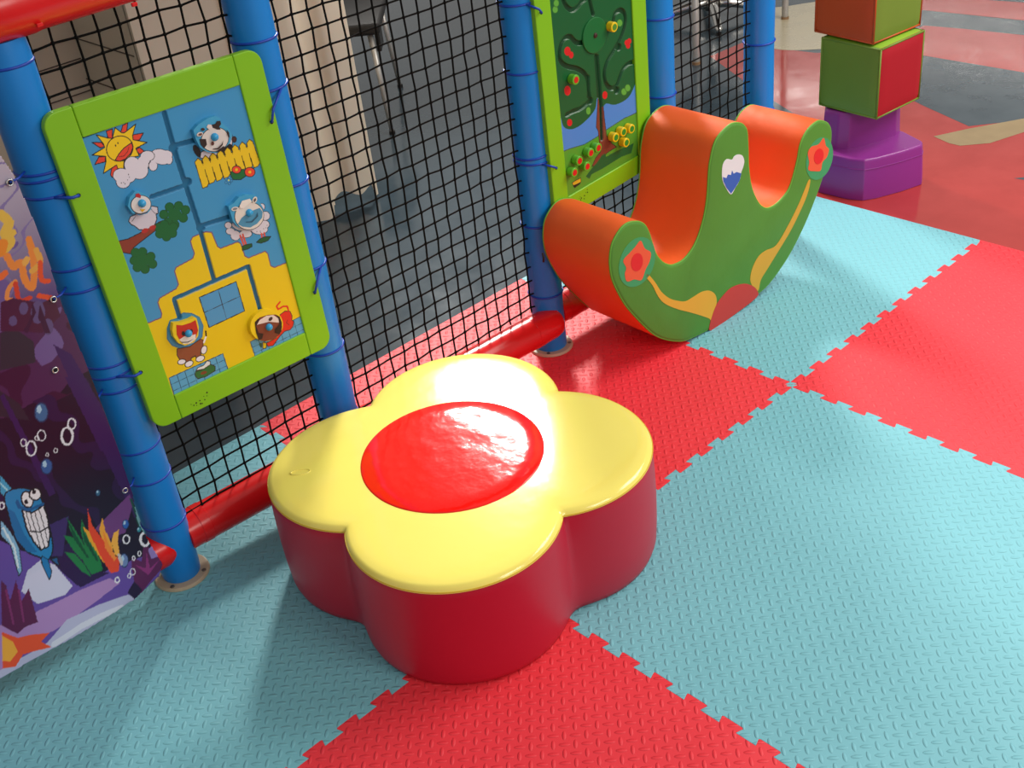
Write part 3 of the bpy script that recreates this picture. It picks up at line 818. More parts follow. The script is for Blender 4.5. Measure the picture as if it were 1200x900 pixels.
cv.poly(Q2(epx(412, 138, 18, 30)), '#5da53a')
cv.poly(Q2([(280, 720), (350, 680), (352, 715), (290, 745)]), '#d8b424', K); cv.poly(Q2([(285, 745), (350, 715), (345, 730), (300, 765)]), '#1d2a1c')
GC2 = '#0a4420'; W2g = .0125


def g2(L, cl=False): cv.groove([tuple(q) for q in spline(L, 5, False)] if len(L) > 2 else L, W2g, .006, GC2)


g2(R2([(320, 0), (350, 60), (400, 95), (450, 70), (490, 20), (530, -10)]))
g2(R2([(560, -30), (590, 100), (600, 130)]))
g2(R2([(500, 400), (460, 405), (425, 385), (385, 345), (330, 365), (290, 450), (290, 560), (350, 620), (450, 645), (520, 690), (550, 760), (560, 860), (555, 900)]))
g2(P2([(410, 340), (412, 400), (415, 440), (380, 475), (345, 490), (315, 505)]))
g2(R2([(625, 530), (650, 900)])); g2(P2([(450, 250), (465, 450), (470, 610)]))
g2(R2([(790, 190), (805, 130), (855, 95), (895, 130), (900, 220), (860, 350), (790, 480), (730, 580), (705, 680), (720, 780), (770, 830), (820, 800), (850, 720), (880, 650), (930, 600), (1000, 575), (1060, 560)]))
for pp in R2([(840, 445), (820, 850)]): cv.groove([pp, (pp[0]+.002, pp[1])], .019, .006, GC2)
pp = P2([(418, 445)])[0]; cv.groove([pp, (pp[0]+.002, pp[1])], .019, .006, GC2)
dots2 = [(px, py, .0011+.0005*(i % 3)) for i, (px, py) in enumerate(zm(630, 110, 6.92, [(338, 848), (350, 858), (355, 845), (350, 862), (378, 850), (380, 825), (392, 800), (402, 775), (405, 798), (345, 835)]))]
panel_frame(t2, 0, .40, 0, .70, ((-.236, 1.105), (.169, 1.11), (.167, .418), (-.228, .398)), [(634.5, 15), (652, 197)], 2, dots2, YB2, .054)
cv.build('printed_board', YF2, M['board_paint'], t2)
# rotating disc
c = at_y(620+610/8, 330/8, YF2); bm = bmesh.new(); disc(bm, (c.x, YF2, c.z), (0, -1, 0), .0455, .0445, .004, 48)
dd = bevel(obj('turning_disc', bm, flat('#13682f', .35), t2), .0012)
bm = bmesh.new(); disc(bm, (c.x, YF2-.004, c.z), (0, -1, 0), .007, .006, .002, 18, .002); obj('axle_cap', bm, flat('#3a1c12'), dd)


def bead(px, sc, o, col, cap):
    p = (o[0]+px[0]/sc, o[1]+px[1]/sc); c = at_y(p[0], p[1], YF2-.022)
    bm = bmesh.new(); disc(bm, (c.x, YF2-.001, c.z), (0, -1, 0), .0125, .0128, .020, 28)
    b = bevel(obj('bead', bm, flat(col, .35), t2), .002, 3)
    bm = bmesh.new(); disc(bm, (c.x, YF2-.0208, c.z), (0, -1, 0), .0085, .008, .0008, 22); obj('bead_cap', bm, flat(cap, .4), b)


for q in ((305, 640), (345, 545), (437, 480), (498, 440), (408, 590)): bead(q, 6.92, (630, 110), '#62b02a', '#cc2018')
for q in ((640, 355), (703, 310), (768, 285), (725, 397)): bead(q, 6.92, (630, 110), '#e8c414', '#2f8a2a')
bead((445, 750), 8, (620, 0), '#62b02a', '#cc2018'); bead((805, 255), 8, (620, 0), '#e8c414', '#4f8a2a')

# ------------------------------------------------------------------ ocean banner
YN = .60
tb = thing('banner', 'printed vinyl banner of a purple seabed with a grinning blue fish', 'banner', (-1.9, YN, .05))
edge_px = [(0, 180), (17, 205), (36, 250), (55, 300), (71, 352), (95, 410), (118, 472), (155, 577), (162, 612), (178, 640), (190, 660), (186, 674), (165, 694), (157, 701), (135, 714), (100, 732), (50, 758), (0, 790)]
ew = XZ(edge_px, YN)
outline = [(-1.535, 1.24)]+ew+[(-2.0, ew[-1][1]+.005), (-2.3, ew[-1][1]+.02), (-2.3, 1.24)]
cv = Canvas(-2.3, -1.49, .03, 1.24, .0017, '#1d0f2b')
cv.keep = cv.inside(outline)
b5 = lambda L: XZ(zm(0, 450, 2.573, L), YN); b7 = lambda L: XZ(zm(60, 560, 5.294, L), YN); b6 = lambda L: XZ(zm(0, 540, 3.46, L), YN); b8 = lambda L: XZ(zm(0, 180, 4.09, L), YN)
rng = np.random.RandomState(3)
noise = sum(np.sin(cv.X*a+cv.Z*b+c)*s_ for a, b, c, s_ in [(31, 17, 1, .5), (-47, 29, 2, .35), (80, -61, 0, .25), (13, 90, 4, .3)])
# upper sky-water gradient of the print
zt = np.clip((cv.Z-.78)/.28, 0, 1)[..., None]
base_hi = np.array(lin('#b9aebd')); base_mid = np.array(lin('#4f3d78'))
m = cv.Z > .74+.02*noise
cv.col[m] = (base_mid*(1-zt)+base_hi*zt)[m]
m = (cv.Z > .60+.015*noise) & (cv.Z <= .78+.02*noise); cv.col[m] = lin('#4a2452')
m2 = (cv.Z > .66) & (cv.Z < .92) & (noise > .45); cv.col[m2] = lin('#6a5690')
m2 = (cv.Z > .58) & (cv.Z < .72) & (noise < -.5); cv.col[m2] = lin('#3a1238')
sv = np.sin((cv.X*.94+cv.Z*.35)*70+1.5*noise)
mk = (cv.Z < .60) & (cv.Z > .2) & (sv > .72); cv.col[mk] = lin('#2a1544')
mk = (cv.Z > .78) & (noise > .2) & (noise < .32); cv.col[mk] = lin('#7d6ea0')
# distant grey hill and light streaks
cv.poly(b8([(0, 860), (60, 830), (160, 900), (170, 1000), (0, 1040)]), '#2d2a3a')
cv.poly(b5([(-60, 30), (0, 20), (60, 60), (90, 110), (0, 100)]), '#2b2436')
for L in ([(160, -120), (215, -90), (300, 60), (440, 400), (420, 430), (330, 250)], [(0, 40), (12, 30), (170, 330), (150, 340)], [(195, -20), (240, -40), (330, 180), (300, 200)]): cv.poly(b5(L), '#351a58')
# corals
for L, wd, c in ([(0, 290), (40, 330), (20, 380), (45, 420), (0, 470)], .03, '#d9b24a'), ([(60, 375), (25, 385)], .02, '#d9b24a'), ([(30, 490), (60, 540), (95, 520), (115, 600), (150, 640), (160, 560), (150, 470), (135, 410)], .022, '#e0863c'), ([(150, 560), (190, 520), (170, 460)], .018, '#d9a14a'), \
        ([(190, 520), (195, 600), (230, 610)], .016, '#d8502c'), ([(115, 520), (125, 505)], .02, '#dfa650'), ([(70, 610), (40, 640), (30, 690), (60, 700)], .014, '#dd8a4a'), ([(70, 620), (90, 700), (140, 690)], .015, '#c8402c'), ([(0, 590), (20, 570)], .02, '#e06a34'), ([(185, 680), (240, 690)], .016, '#d8502c'), ([(0, 470), (10, 430)], .03, '#e0862c'):
    cv.stroke([tuple(q) for q in spline(b8(L), 5, False)] if len(L) > 2 else b8(L), wd*.6, c)
cv.poly(b8([(0, 710), (60, 690), (200, 715), (260, 690), (290, 780), (200, 860), (100, 850), (0, 850)]), '#471a3c')
for a in ((180, 760, 35, 55), (110, 740, 22, 30), (230, 830, 25, 40), (60, 800, 20, 25)): cv.poly(b8(epx(*a)), '#5a4c7c')
cv.poly(b8([(150, 700), (170, 760), (130, 860), (110, 850), (150, 770)]), '#38143a'); cv.poly(b8([(190, 720), (240, 860), (215, 860), (180, 780)]), '#38143a')
# seabed
cv.poly(b5([(-300, 470), (-100, 470), (0, 470), (60, 500), (140, 520), (190, 570), (230, 605), (330, 560), (480, 500), (500, 560), (400, 660), (380, 690), (250, 740), (0, 900), (-600, 1150), (-600, 480)]), '#6148a0')
cv.poly(b5([(60, 620), (80, 560), (120, 530), (165, 545), (215, 605), (190, 630), (105, 655)]), '#c7cce6')
cv.poly(b5([(-500, 900), (0, 720), (95, 680), (230, 620), (330, 585), (360, 600), (300, 640), (200, 700), (100, 760), (0, 850), (-500, 1100)]), '#a884c0')
cv.poly(b5([(-500, 1060), (0, 850), (130, 765), (190, 700), (290, 660), (385, 632), (410, 650), (385, 690), (260, 740), (0, 900), (-500, 1200)]), '#b4b8d8')
cv.stroke(b5([(150, 770), (230, 720), (300, 690), (360, 670)]), .014, '#ced4e6')
cv.poly(b5([(215, 480), (260, 560), (330, 570), (240, 610), (190, 570), (170, 500)]), '#2a1248')
cv.poly(b5([(60, 440), (120, 440), (210, 400), (190, 520), (140, 520), (60, 490)]), '#3b2a68')
cv.poly(b5([(290, 440), (390, 330), (400, 360), (380, 450), (330, 470)]), '#6c3f80')
# fish
cv.poly(b6([(0, 55), (30, 90), (60, 125), (20, 150), (0, 130)]), '#3f9cc8', K); cv.stroke(b6([(0, 90), (30, 120)]), .003, '#9fd4e6')
cv.poly(b6([(0, 235), (45, 290), (75, 350), (85, 440), (72, 462), (55, 400), (40, 340), (0, 300)]), '#7fb4d8', K); cv.stroke(b6([(10, 270), (55, 350), (70, 430)]), .004, '#cfe4ee')
cv.poly([tuple(q) for q in spline(b6([(25, 130), (60, 115), (105, 113), (150, 128), (177, 170), (195, 240), (213, 320), (213, 370), (192, 402), (160, 390), (110, 368), (68, 320), (48, 270), (30, 205), (18, 160)]), 4)], '#2382bd', K, .0016)
cv.poly(b6([(30, 190), (60, 210), (100, 300), (150, 370), (110, 368), (68, 320), (48, 270)]), '#1a6aa6')
cv.poly(b6([(170, 385), (195, 400), (207, 450), (196, 478), (180, 442), (163, 400)]), '#1d76b4', K); cv.poly(b6([(207, 400), (232, 393), (240, 425), (222, 414)]), '#1d5a90', K)
cv.poly(b6([(90, 198), (130, 212), (180, 183), (196, 235), (205, 300), (196, 348), (165, 362), (138, 330), (108, 278)]), '#e4e2ea', K, .0018)
cv.stroke(b6([(122, 285), (160, 290), (203, 268)]), .003, K)
for L in ([(122, 205), (145, 285), (165, 360)], [(142, 208), (165, 290), (182, 355)], [(160, 198), (185, 285), (196, 340)], [(105, 205), (128, 290)]): cv.stroke(b6(L), .0018, K)
for a, p in (((112, 158, 23, 33, -.3), (108, 168)), ((145, 137, 24, 24, .3), (140, 128))):
    cv.poly(b6(epx(*a)), '#eceaf0', K, .0016); cv.poly(b6(epx(p[0], p[1], 8, 10)), K)
cv.stroke(b6([(70, 165), (80, 190), (120, 200), (175, 178)]), .006, '#155a94')
# plants
for L in ([(97, 245), (150, 320), (205, 410), (250, 500), (320, 575), (250, 600), (200, 520), (150, 400)], [(195, 255), (225, 350), (290, 470), (325, 570), (290, 565), (220, 460), (190, 330)], [(80, 360), (140, 375), (190, 450), (195, 515), (140, 450)], [(88, 465), (150, 475), (215, 550), (245, 612), (190, 580), (130, 515)]): cv.poly(b7(L), '#1e7a44')
for L in ([(97, 245), (150, 340), (240, 500), (225, 500), (150, 390)], [(195, 255), (215, 350), (300, 520), (285, 520), (212, 400)]): cv.poly(b7(L), '#0f4f34')
for L, c in (([(205, 310), (250, 345), (330, 460), (375, 560), (320, 520), (240, 390)], '#e6a52e'), ([(322, 250), (342, 330), (385, 420), (390, 500), (340, 430), (305, 330)], '#eda83a'), ([(425, 325), (418, 400), (432, 500), (400, 480), (380, 400), (395, 345)], '#eeb34a'),
             ([(230, 195), (262, 300), (335, 400), (400, 490), (430, 500), (420, 580), (370, 592), (300, 470), (240, 330)], '#e2482a'), ([(330, 330), (360, 410), (410, 500), (395, 520), (340, 440)], '#ee8a34')): cv.poly(b7(L), c)
cv.poly(b7([(500, 490), (560, 520), (572, 430), (600, 425), (625, 500), (690, 470), (692, 545), (640, 605), (560, 700), (512, 748), (468, 706), (512, 640), (500, 560)]), '#5a1c54')
cv.poly(b7([(590, 460), (610, 560), (670, 500), (600, 600), (520, 540), (585, 560)]), '#8a2f78'); cv.poly(b7([(468, 706), (512, 640), (560, 690), (512, 748)]), '#24123a')
cv.poly(b7([(600, 440), (640, 410), (668, 480), (620, 500)]), '#8f7cc0')
cv.poly(b7([(480, 120), (500, 130), (590, 330), (600, 380), (540, 300), (510, 200)]), '#1c4a44')
cv.poly(b6([(0, 480), (20, 500), (35, 560), (60, 480), (80, 560), (110, 510), (140, 640), (90, 660), (60, 690), (0, 660)]), '#571448')
cv.stroke(b6([(20, 520), (45, 650)]), .004, '#7a2a66'); cv.stroke(b6([(70, 520), (85, 640)]), .004, '#7a2a66')
cv.poly(b6([(0, 685), (60, 705), (110, 690), (185, 680), (150, 715), (190, 735), (120, 755), (80, 770), (50, 820), (0, 830)]), '#e2502a'); cv.poly(b6([(0, 700), (40, 720), (60, 760), (30, 800), (0, 800)]), '#ecaa3a')


def ring(f, a, b, ra, rb, wd, col='#dfe4ee'):
    P = f(epx(a, b, ra, rb)); cv.stroke(P, wd, col, True)


for a in ((95, 195, 14, 22, .0032), (72, 178, 8, 11, .002), (125, 155, 12, 16, .0022), (200, 155, 16, 26, .0045), (213, 118, 11, 16, .003), (143, 213, 4, 5, .0017), (167, 200, 5, 7, .0017), (5, 367, 7, 10, .0028), (112, 163, 6, 7, .0017)): ring(b5, *a)
for a in ((582, 380, 27, 40, .006), (470, 385, 19, 26, .003), (408, 632, 13, 16, .003), (505, 582, 15, 19, .002), (483, 607, 9, 13, .002), (513, 500, 8, 13, .002), (548, 470, 9, 15, .002), (600, 320, 8, 25, .002)): ring(b7, *a)
for f, a, c in ((b5, (124, 85, 21, 31), '#3a6a9c'), (b5, (141, 249, 18, 25), '#2f5fa0'), (b5, (295, 328, 7, 10), '#3a6a8c'), (b7, (465, 290, 21, 31), '#2c62b4'), (b7, (455, 515, 26, 44), '#6a86b8'), (b7, (545, 322, 13, 17), '#2c8c9c')):
    cv.poly(f(epx(*a)), '#1c3560'); cv.poly(f(epx(a[0], a[1], a[2]*.85, a[3]*.85)), c); cv.poly(f(epx(a[0]-a[2]*.3, a[1]-a[3]*.3, a[2]*.35, a[3]*.4)), '#a8cde6')
cv.poly(b7([(415, 470), (435, 480), (450, 540), (435, 545), (420, 510)]), '#c4c2c4')
yb = lambda X, Z: .005*np.sin(X*19+Z*5)*np.clip((1.2-Z), 0, 1)-.004*np.cos(Z*14)*np.clip((X+1.75)*4, 0, 1)-.10*np.clip(.25-Z, 0, 1)*np.clip(.1+(-1.5-X)*3,0,1)
sheet = cv.build('printed_sheet', YN, M['banner_print'], tb, yf=yb)
so = sheet.modifiers.new('thickness', 'SOLIDIFY'); so.thickness = .0008; so.offset = 1
sheet.data.polygons.foreach_set('use_smooth', [True]*len(sheet.data.polygons))
M['grommet'] = mat('steel_grommet', '#cfd0d2', .25, metal=.9)
for px in ((12, 214), (63, 351), (107, 472), (147, 575), (65, 434)):
    c = at_y(px[0], px[1], YN-.004); bm = bmesh.new()
    tube(bm, [(c.x+.0055*math.cos(a), YN-.003, c.z+.0055*math.sin(a)) for a in np.linspace(0, 2*PI, 18, endpoint=False)], .0016, 6, closed=True)
    disc(bm, (c.x, YN-.001, c.z), (0, -1, 0), .0048, .0048, .0005, 14, mi=1)
    obj('grommet', bm, [M['grommet'], M['rope_hole']], tb, smooth=True)
    if px[0] != 65:
        bm = bmesh.new(); tube(bm, [(c.x, YN-.002, c.z), (c.x+.018, YN+.002, c.z), (-1.498, .622, c.z)], .0022, 6)
        obj('tie_string', bm, M['tie'], tb, smooth=True)

# ------------------------------------------------------------------ flower seat
CX, CY = -.970, .185
A_, RHO = .194, .221
def petal_r(th):
    """polar radius of the four-lobed outline"""
    best = 0
    for k in range(4):
        a = PI/4+k*PI/2; c = math.cos(th-a)*A_; s_ = math.sin(th-a)*A_
        q = RHO*RHO-s_*s_
        if q > 0: best = max(best, c+math.sqrt(q))
    return best
NS = 240
ths = [2*PI*k/NS for k in range(NS)]
R0 = [petal_r(t_) for t_ in ths]
# base silhouette: notches eased
def smooth_ring(R, it):
    R = list(R)
    for _ in range(it): R = [(R[k-1]+2*R[k]+R[(k+1) % NS])/4 for k in range(NS)]
    return R
Rs = smooth_ring(R0, 14)
t = thing('flower_seat', 'flower shaped padded seat with yellow top, red centre and crimson sides', 'play seat', (CX, CY, 0))
def ringv(bm, R, z, k=1.0, off=0): return [bm.verts.new((CX+(r*k+off)*math.cos(a), CY+(r*k+off)*math.sin(a), z)) for r, a in zip(R, ths)]
def skin(bm, A, B, mi=0):
    for k in range(NS): bm.faces.new((A[k], A[(k+1) % NS], B[(k+1) % NS], B[k])).material_index = mi
bm = bmesh.new()
mixR = lambda w_: [a*(1-w_)+b*w_ for a, b in zip(R0, Rs)]
rings = [ringv(bm, Rs, .0, off=-.012), ringv(bm, Rs, .004, off=-.005), ringv(bm, Rs, .02), ringv(bm, Rs, .07, off=.003), ringv(bm, mixR(.8), .13, off=.004), ringv(bm, mixR(.6), .19, off=.003), ringv(bm, mixR(.35), .235, off=.001), ringv(bm, R0, .252), ringv(bm, R0, .257, off=-.003)]
for a, b in zip(rings, rings[1:]): skin(bm, a, b)
bm.faces.new(rings[0][::-1])
smooth_angle(obj('side_cover', bm, M['pink_vinyl'], t), 50)
bm = bmesh.new()
prof = [(1.0, 0.001, .2545), (1.0, -.0025, .260), (1.0, -.0065, .2645), (1.0, -.013, .2675), (.94, -.01, .2692), (.85, 0, .2702), (.75, 0, .2708), (.62, 0, .2712)]
rings = [ringv(bm, R0 if i < 4 else smooth_ring(R0, 6*(i-3)), z, k, off) for i, (k, off, z) in enumerate(prof)]
for a, b in zip(rings, rings[1:]): skin(bm, a, b)
c0 = bm.verts.new((CX, CY, .2713))
inner = [bm.verts.new((CX+(p.co.x-CX)*.5, CY+(p.co.y-CY)*.5, .2713)) for p in rings[-1]]
skin(bm, rings[-1], inner)
for k in range(NS): bm.faces.new((inner[k], inner[(k+1) % NS], c0))
top = smooth_angle(obj('top_cover', bm, M['yellow_vinyl'], t), 60)
DX, DY, DR = -.981, .191, .1985
bm = bmesh.new(); seg = 96; lastr = None
for r, z in ((DR, .2695), (DR-.0008, .2722), (DR-.004, .2732), (.15, .2735), (.1, .2736), (.05, .2736)):
    rg = [bm.verts.new((DX+r*math.cos(2*PI*k/seg), DY+r*math.sin(2*PI*k/seg), z-(.0 if r < .15 else 0))) for k in range(seg)]
    if lastr:
        for k in range(seg): bm.faces.new((lastr[k], lastr[(k+1) % seg], rg[(k+1) % seg], rg[k]))
    lastr = rg
bm.faces.new(lastr)
smooth_angle(obj('centre_disc', bm, M['red_gloss'], t), 60)
bm = bmesh.new(); tube(bm, [(CX+(r-.0005)*math.cos(a), CY+(r-.0005)*math.sin(a), .2562) for r, a in zip(R0, ths)], .0016, 6, closed=True)
obj('seam_piping', bm, flat('#d8b52e'), t, smooth=True)

dm = at_z(352, 553, .271)
bm = bmesh.new(); tube(bm, [(dm.x+.021*math.cos(a)*.77-.009*math.sin(a)*.64, dm.y-.021*math.cos(a)*.64-.009*math.sin(a)*.77, .2706) for a in np.linspace(0, 2*PI, 30, endpoint=False)], .0017, 8, closed=True)
obj('raised_oval_weld', bm, M['yellow_vinyl'], bpy.data.objects['flower_seat'], smooth=True)

# ------------------------------------------------------------------ rocker
TH = math.radians(-1.5)
dd_ = Vector((math.cos(TH), math.sin(TH), 0)); nn_ = Vector((-math.sin(TH), math.cos(TH), 0))
ROUT = [(430, 433), (400, 437), (375, 455), (352, 490), (340, 520), (335, 555), (335, 590), (345, 640), (380, 710), (420, 760), (470, 810), (500, 830), (530, 840), (560, 844), (590, 842), (640, 820), (700, 788), (760, 745), (830, 690), (880, 645), (940, 560), (990, 465), (1030, 370), (1065, 270), (1085, 190), (1090, 140), (1087, 115), (1075, 97), (1050, 90), (1030, 100), (1010, 120), (992, 150), (980, 185), (972, 230), (950, 310), (930, 345), (900, 375), (872, 388), (850, 378), (832, 350), (818, 310), (810, 250), (808, 180), (805, 130), (798, 112), (785, 100), (765, 97), (745, 103), (720, 125), (700, 150), (687, 180), (678, 220), (672, 260), (665, 360), (650, 440), (625, 510), (590, 560), (555, 580), (535, 580), (515, 570), (495, 545), (483, 510), (472, 475), (460, 450), (447, 438)]
def on_face(px, off):
    d = ray(*px); P0 = nn_*off; t_ = (P0-CAM).dot(nn_)/d.dot(nn_); p = CAM+d*t_
    return (p.dot(dd_), p.z)
lo, hi = .2, .5
for _ in range(40):
    mid = (lo+hi)/2
    if min(on_face(q, mid)[1] for q in zm(600, 110, 2.9025, ROUT)) > .001: lo = mid
    else: hi = mid
ROFF = mid
L2 = spline([on_face(q, ROFF) for q in zm(600, 110, 2.9025, ROUT)], 4)
L2 = [np.array((p[0], max(p[1], .0006))) for p in L2]
def rw(p, dep): return Vector(dd_*float(p[0])+nn_*(ROFF+dep)+Vector((0, 0, float(p[1]))))
def inset(L, dlt):
    out = []; n_ = len(L)
    for k in range(n_):
        tv = L[(k+1) % n_]-L[k-1]; tv = tv/np.linalg.norm(tv); out.append(L[k]+np.array((-tv[1], tv[0]))*dlt)
    return out
area_ = sum(L2[k-1][0]*L2[k][1]-L2[k][0]*L2[k-1][1] for k in range(len(L2)))
sg = 1 if area_ > 0 else -1     # inward normal sign
DEPTH = .248
rc = L2[int(len(L2)*.25)]
base = rw((.12, 0), DEPTH/2); base.z = 0
t = thing('rocker', 'orange and green foam seesaw rocker with three rounded humps', 'rocking toy', tuple(base))
n_ = len(L2)
bm = bmesh.new()
deps = [.0045, .012, .05, .126, .20, DEPTH-.012, DEPTH-.0045]
rg = [[bm.verts.new(rw(p, d_)) for p in inset(L2, sg*(.0018 if i in (0, len(deps)-1) else (-.0 if i in (1, 5) else 0)))] for i, d_ in enumerate(deps)]
for a, b in zip(rg, rg[1:]):
    for k in range(n_): bm.faces.new((a[k], a[(k+1) % n_], b[(k+1) % n_], b[k]))
bmesh.ops.recalc_face_normals(bm, faces=bm.faces)
smooth_angle(obj('rim_cover', bm, M['orange'], t), 60)
def face_mesh(nm, d0, dirn):
    bm = bmesh.new()
    a = [bm.verts.new(rw(p, d0+dirn*.0045)) for p in inset(L2, sg*.0012)]; b = [bm.verts.new(rw(p, d0+dirn*.001)) for p in inset(L2, sg*.005)]; c = [bm.verts.new(rw(p, d0)) for p in inset(L2, sg*.010)]
    for A, B in ((a, b), (b, c)):
        for k in range(n_): bm.faces.new((A[k], A[(k+1) % n_], B[(k+1) % n_], B[k]))
    bm.faces.new(c); bmesh.ops.recalc_face_normals(bm, faces=bm.faces)
    bm.normal_update()
    big = max(bm.faces, key=lambda f: f.calc_area())
    if big.normal.dot(nn_*(-dirn)) < 0: bmesh.ops.reverse_faces(bm, faces=bm.faces)
    return smooth_angle(obj(nm, bm, M['green'], t), 50)
face_mesh('side_panel', 0, 1); face_mesh('side_panel', DEPTH, -1)
for dp in (.0045, DEPTH-.0045):
    bm = bmesh.new(); tube(bm, [rw(p, dp) for p in inset(L2, sg*.0022)], .0026, 6, closed=True); obj('piping', bm, M['pipe_green'], t, smooth=True)
def patch(nm, pts_px, col, lift, label=None, sm=4, o=(690, 240), sc=5.295):
    P = [on_face(q, ROFF) for q in zm(o[0], o[1], sc, pts_px)]
    if sm: P = spline(P, sm)
    bm = bmesh.new(); prism(bm, [rw(p, -lift) for p in P], nn_*(lift-.0001+.0004))
    ob = obj(nm, bm, flat(col, .6), t)
    if label: ob['label'] = label
    return ob
patch('patch_ring', epx(298, 355, 105, 160, .35), '#3a9a60', .0008)
patch('petal_patch', [(320, 222), (345, 270), (382, 295), (375, 350), (350, 400), (325, 465), (280, 462), (235, 475), (222, 430), (230, 390), (212, 345), (250, 300), (285, 262)], '#e85a34', .0014, 'orange flower patch')
patch('patch_centre', epx(296, 355, 36, 57, .15), '#dd1f20', .002)
S5 = dict(o=(830, 130), sc=3.335)
patch('patch_ring', epx(434, 186, 50, 85, .25), '#3a9a60', .0008, **S5)
patch('petal_patch', [(450, 105), (458, 135), (470, 150), (462, 180), (445, 200), (438, 232), (415, 235), (390, 230), (393, 200), (388, 165), (402, 140), (430, 130)], '#e85a34', .0014, 'orange flower patch', **S5)
patch('patch_centre', epx(430, 177, 18, 31, .2), '#dd1f20', .002, **S5)
patch('leaf_patch', [(366, 430), (410, 480), (450, 540), (500, 580), (550, 595), (600, 598), (650, 570), (700, 540), (750, 533), (785, 560), (792, 610), (775, 660), (755, 715), (745, 705), (690, 685), (620, 665), (560, 650), (500, 628), (455, 600), (425, 560), (395, 500), (357, 450)], '#dba62c', .0008, 'yellow stem and leaf patch')
patch('leaf_patch', [(391, 272), (398, 275), (385, 330), (355, 400), (320, 470), (275, 545), (235, 610), (205, 660), (193, 703), (165, 670), (170, 620), (195, 570), (225, 545), (265, 525), (310, 450), (350, 370), (375, 310)], '#cfa02c', .0008, 'yellow stem and leaf patch', **S5)
patch('ground_patch', [(5, 835), (25, 770), (50, 730), (90, 690), (140, 675), (175, 685), (192, 705), (188, 728), (120, 782), (60, 825), (8, 858)], '#c2352e', .0012, 'red half round patch', 3, **S5)
hp = [(88, 326), (68, 300), (55, 270), (53, 235), (58, 205), (72, 188), (92, 190), (100, 178), (115, 170), (132, 174), (140, 195), (136, 218), (128, 240), (122, 270), (105, 300)]
patch('heart_patch', hp, '#dfe0e2', .0008, 'white and blue heart shaped patch', **S5)
patch('water_patch', [(88, 323), (70, 300), (58, 275), (56, 258), (70, 262), (76, 248), (88, 250), (92, 232), (98, 245), (110, 238), (128, 244), (121, 272), (104, 300)], '#2f5fb4', .0012, None, 0, **S5)
# zip pull on the far side
zp = rw((-.305, .33), DEPTH-.01); bm = bmesh.new()
tube(bm, [zp+Vector((-.004, 0, .012)), zp+Vector((-.006, -.004, 0)), zp+Vector((-.004, 0, -.014))], .003, 8); obj('zip_pull', bm, M['black'], t)

# ------------------------------------------------------------------ purple step stool
t = thing('step_stool', 'purple plastic step stool standing on the red floor beside the teal mat', 'step stool', (1.22, .5, ZF))
bm = bmesh.new()
lowp = [(1.05, .61), (1.055, .50), (1.072, .452), (1.11, .425), (1.20, .385), (1.285, .358), (1.315, .372), (1.36, .47), (1.385, .60), (1.34, .69), (1.22, .72), (1.10, .69)]
def draft(P, k, c=(1.21, .58)): return [(c[0]+(x-c[0])*k, c[1]+(y-c[1])*k) for x, y in P]
lv = [(ZF, 1.0), (.02, .995), (.115, .965), (.128, .955), (.133, .935)]
rings = [[bm.verts.new((x, y, z)) for x, y in draft(lowp, k)] for z, k in lv]
for a, b in zip(rings, rings[1:]):
    for k in range(len(lowp)): bm.faces.new((a[k], a[(k+1) % len(lowp)], b[(k+1) % len(lowp)], b[k]))
bm.faces.new(rings[0][::-1]); bm.faces.new(rings[-1])
bevel(smooth_angle(obj('base', bm, M['purple'], t), 25), .008, 3, 25)
bm = bmesh.new(); tube(bm, [(x, y, .098) for x, y in draft(lowp, .9735)], .0014, 6, closed=True); obj('base_rib', bm, M['purple'], t)
bm = bmesh.new()
upp = [(1.105, .64), (1.108, .585), (1.13, .552), (1.17, .528), (1.24, .500), (1.31, .482), (1.352, .490), (1.365, .56), (1.36, .63), (1.28, .665), (1.15, .668)]
lv = [(.120, 1.03), (.131, 1.01), (.14, 1.0), (.235, .965), (.252, .95), (.26, .90)]
rings = [[bm.verts.new((x, y, z)) for x, y in draft(upp, k, (1.22, .59))] for z, k in lv]
for a, b in zip(rings, rings[1:]):
    for k in range(len(upp)): bm.faces.new((a[k], a[(k+1) % len(upp)], b[(k+1) % len(upp)], b[k]))
bm.faces.new(rings[0][::-1]); bm.faces.new(rings[-1])
bevel(smooth_angle(obj('upper_step', bm, M['purple'], t), 25), .007, 3, 25)


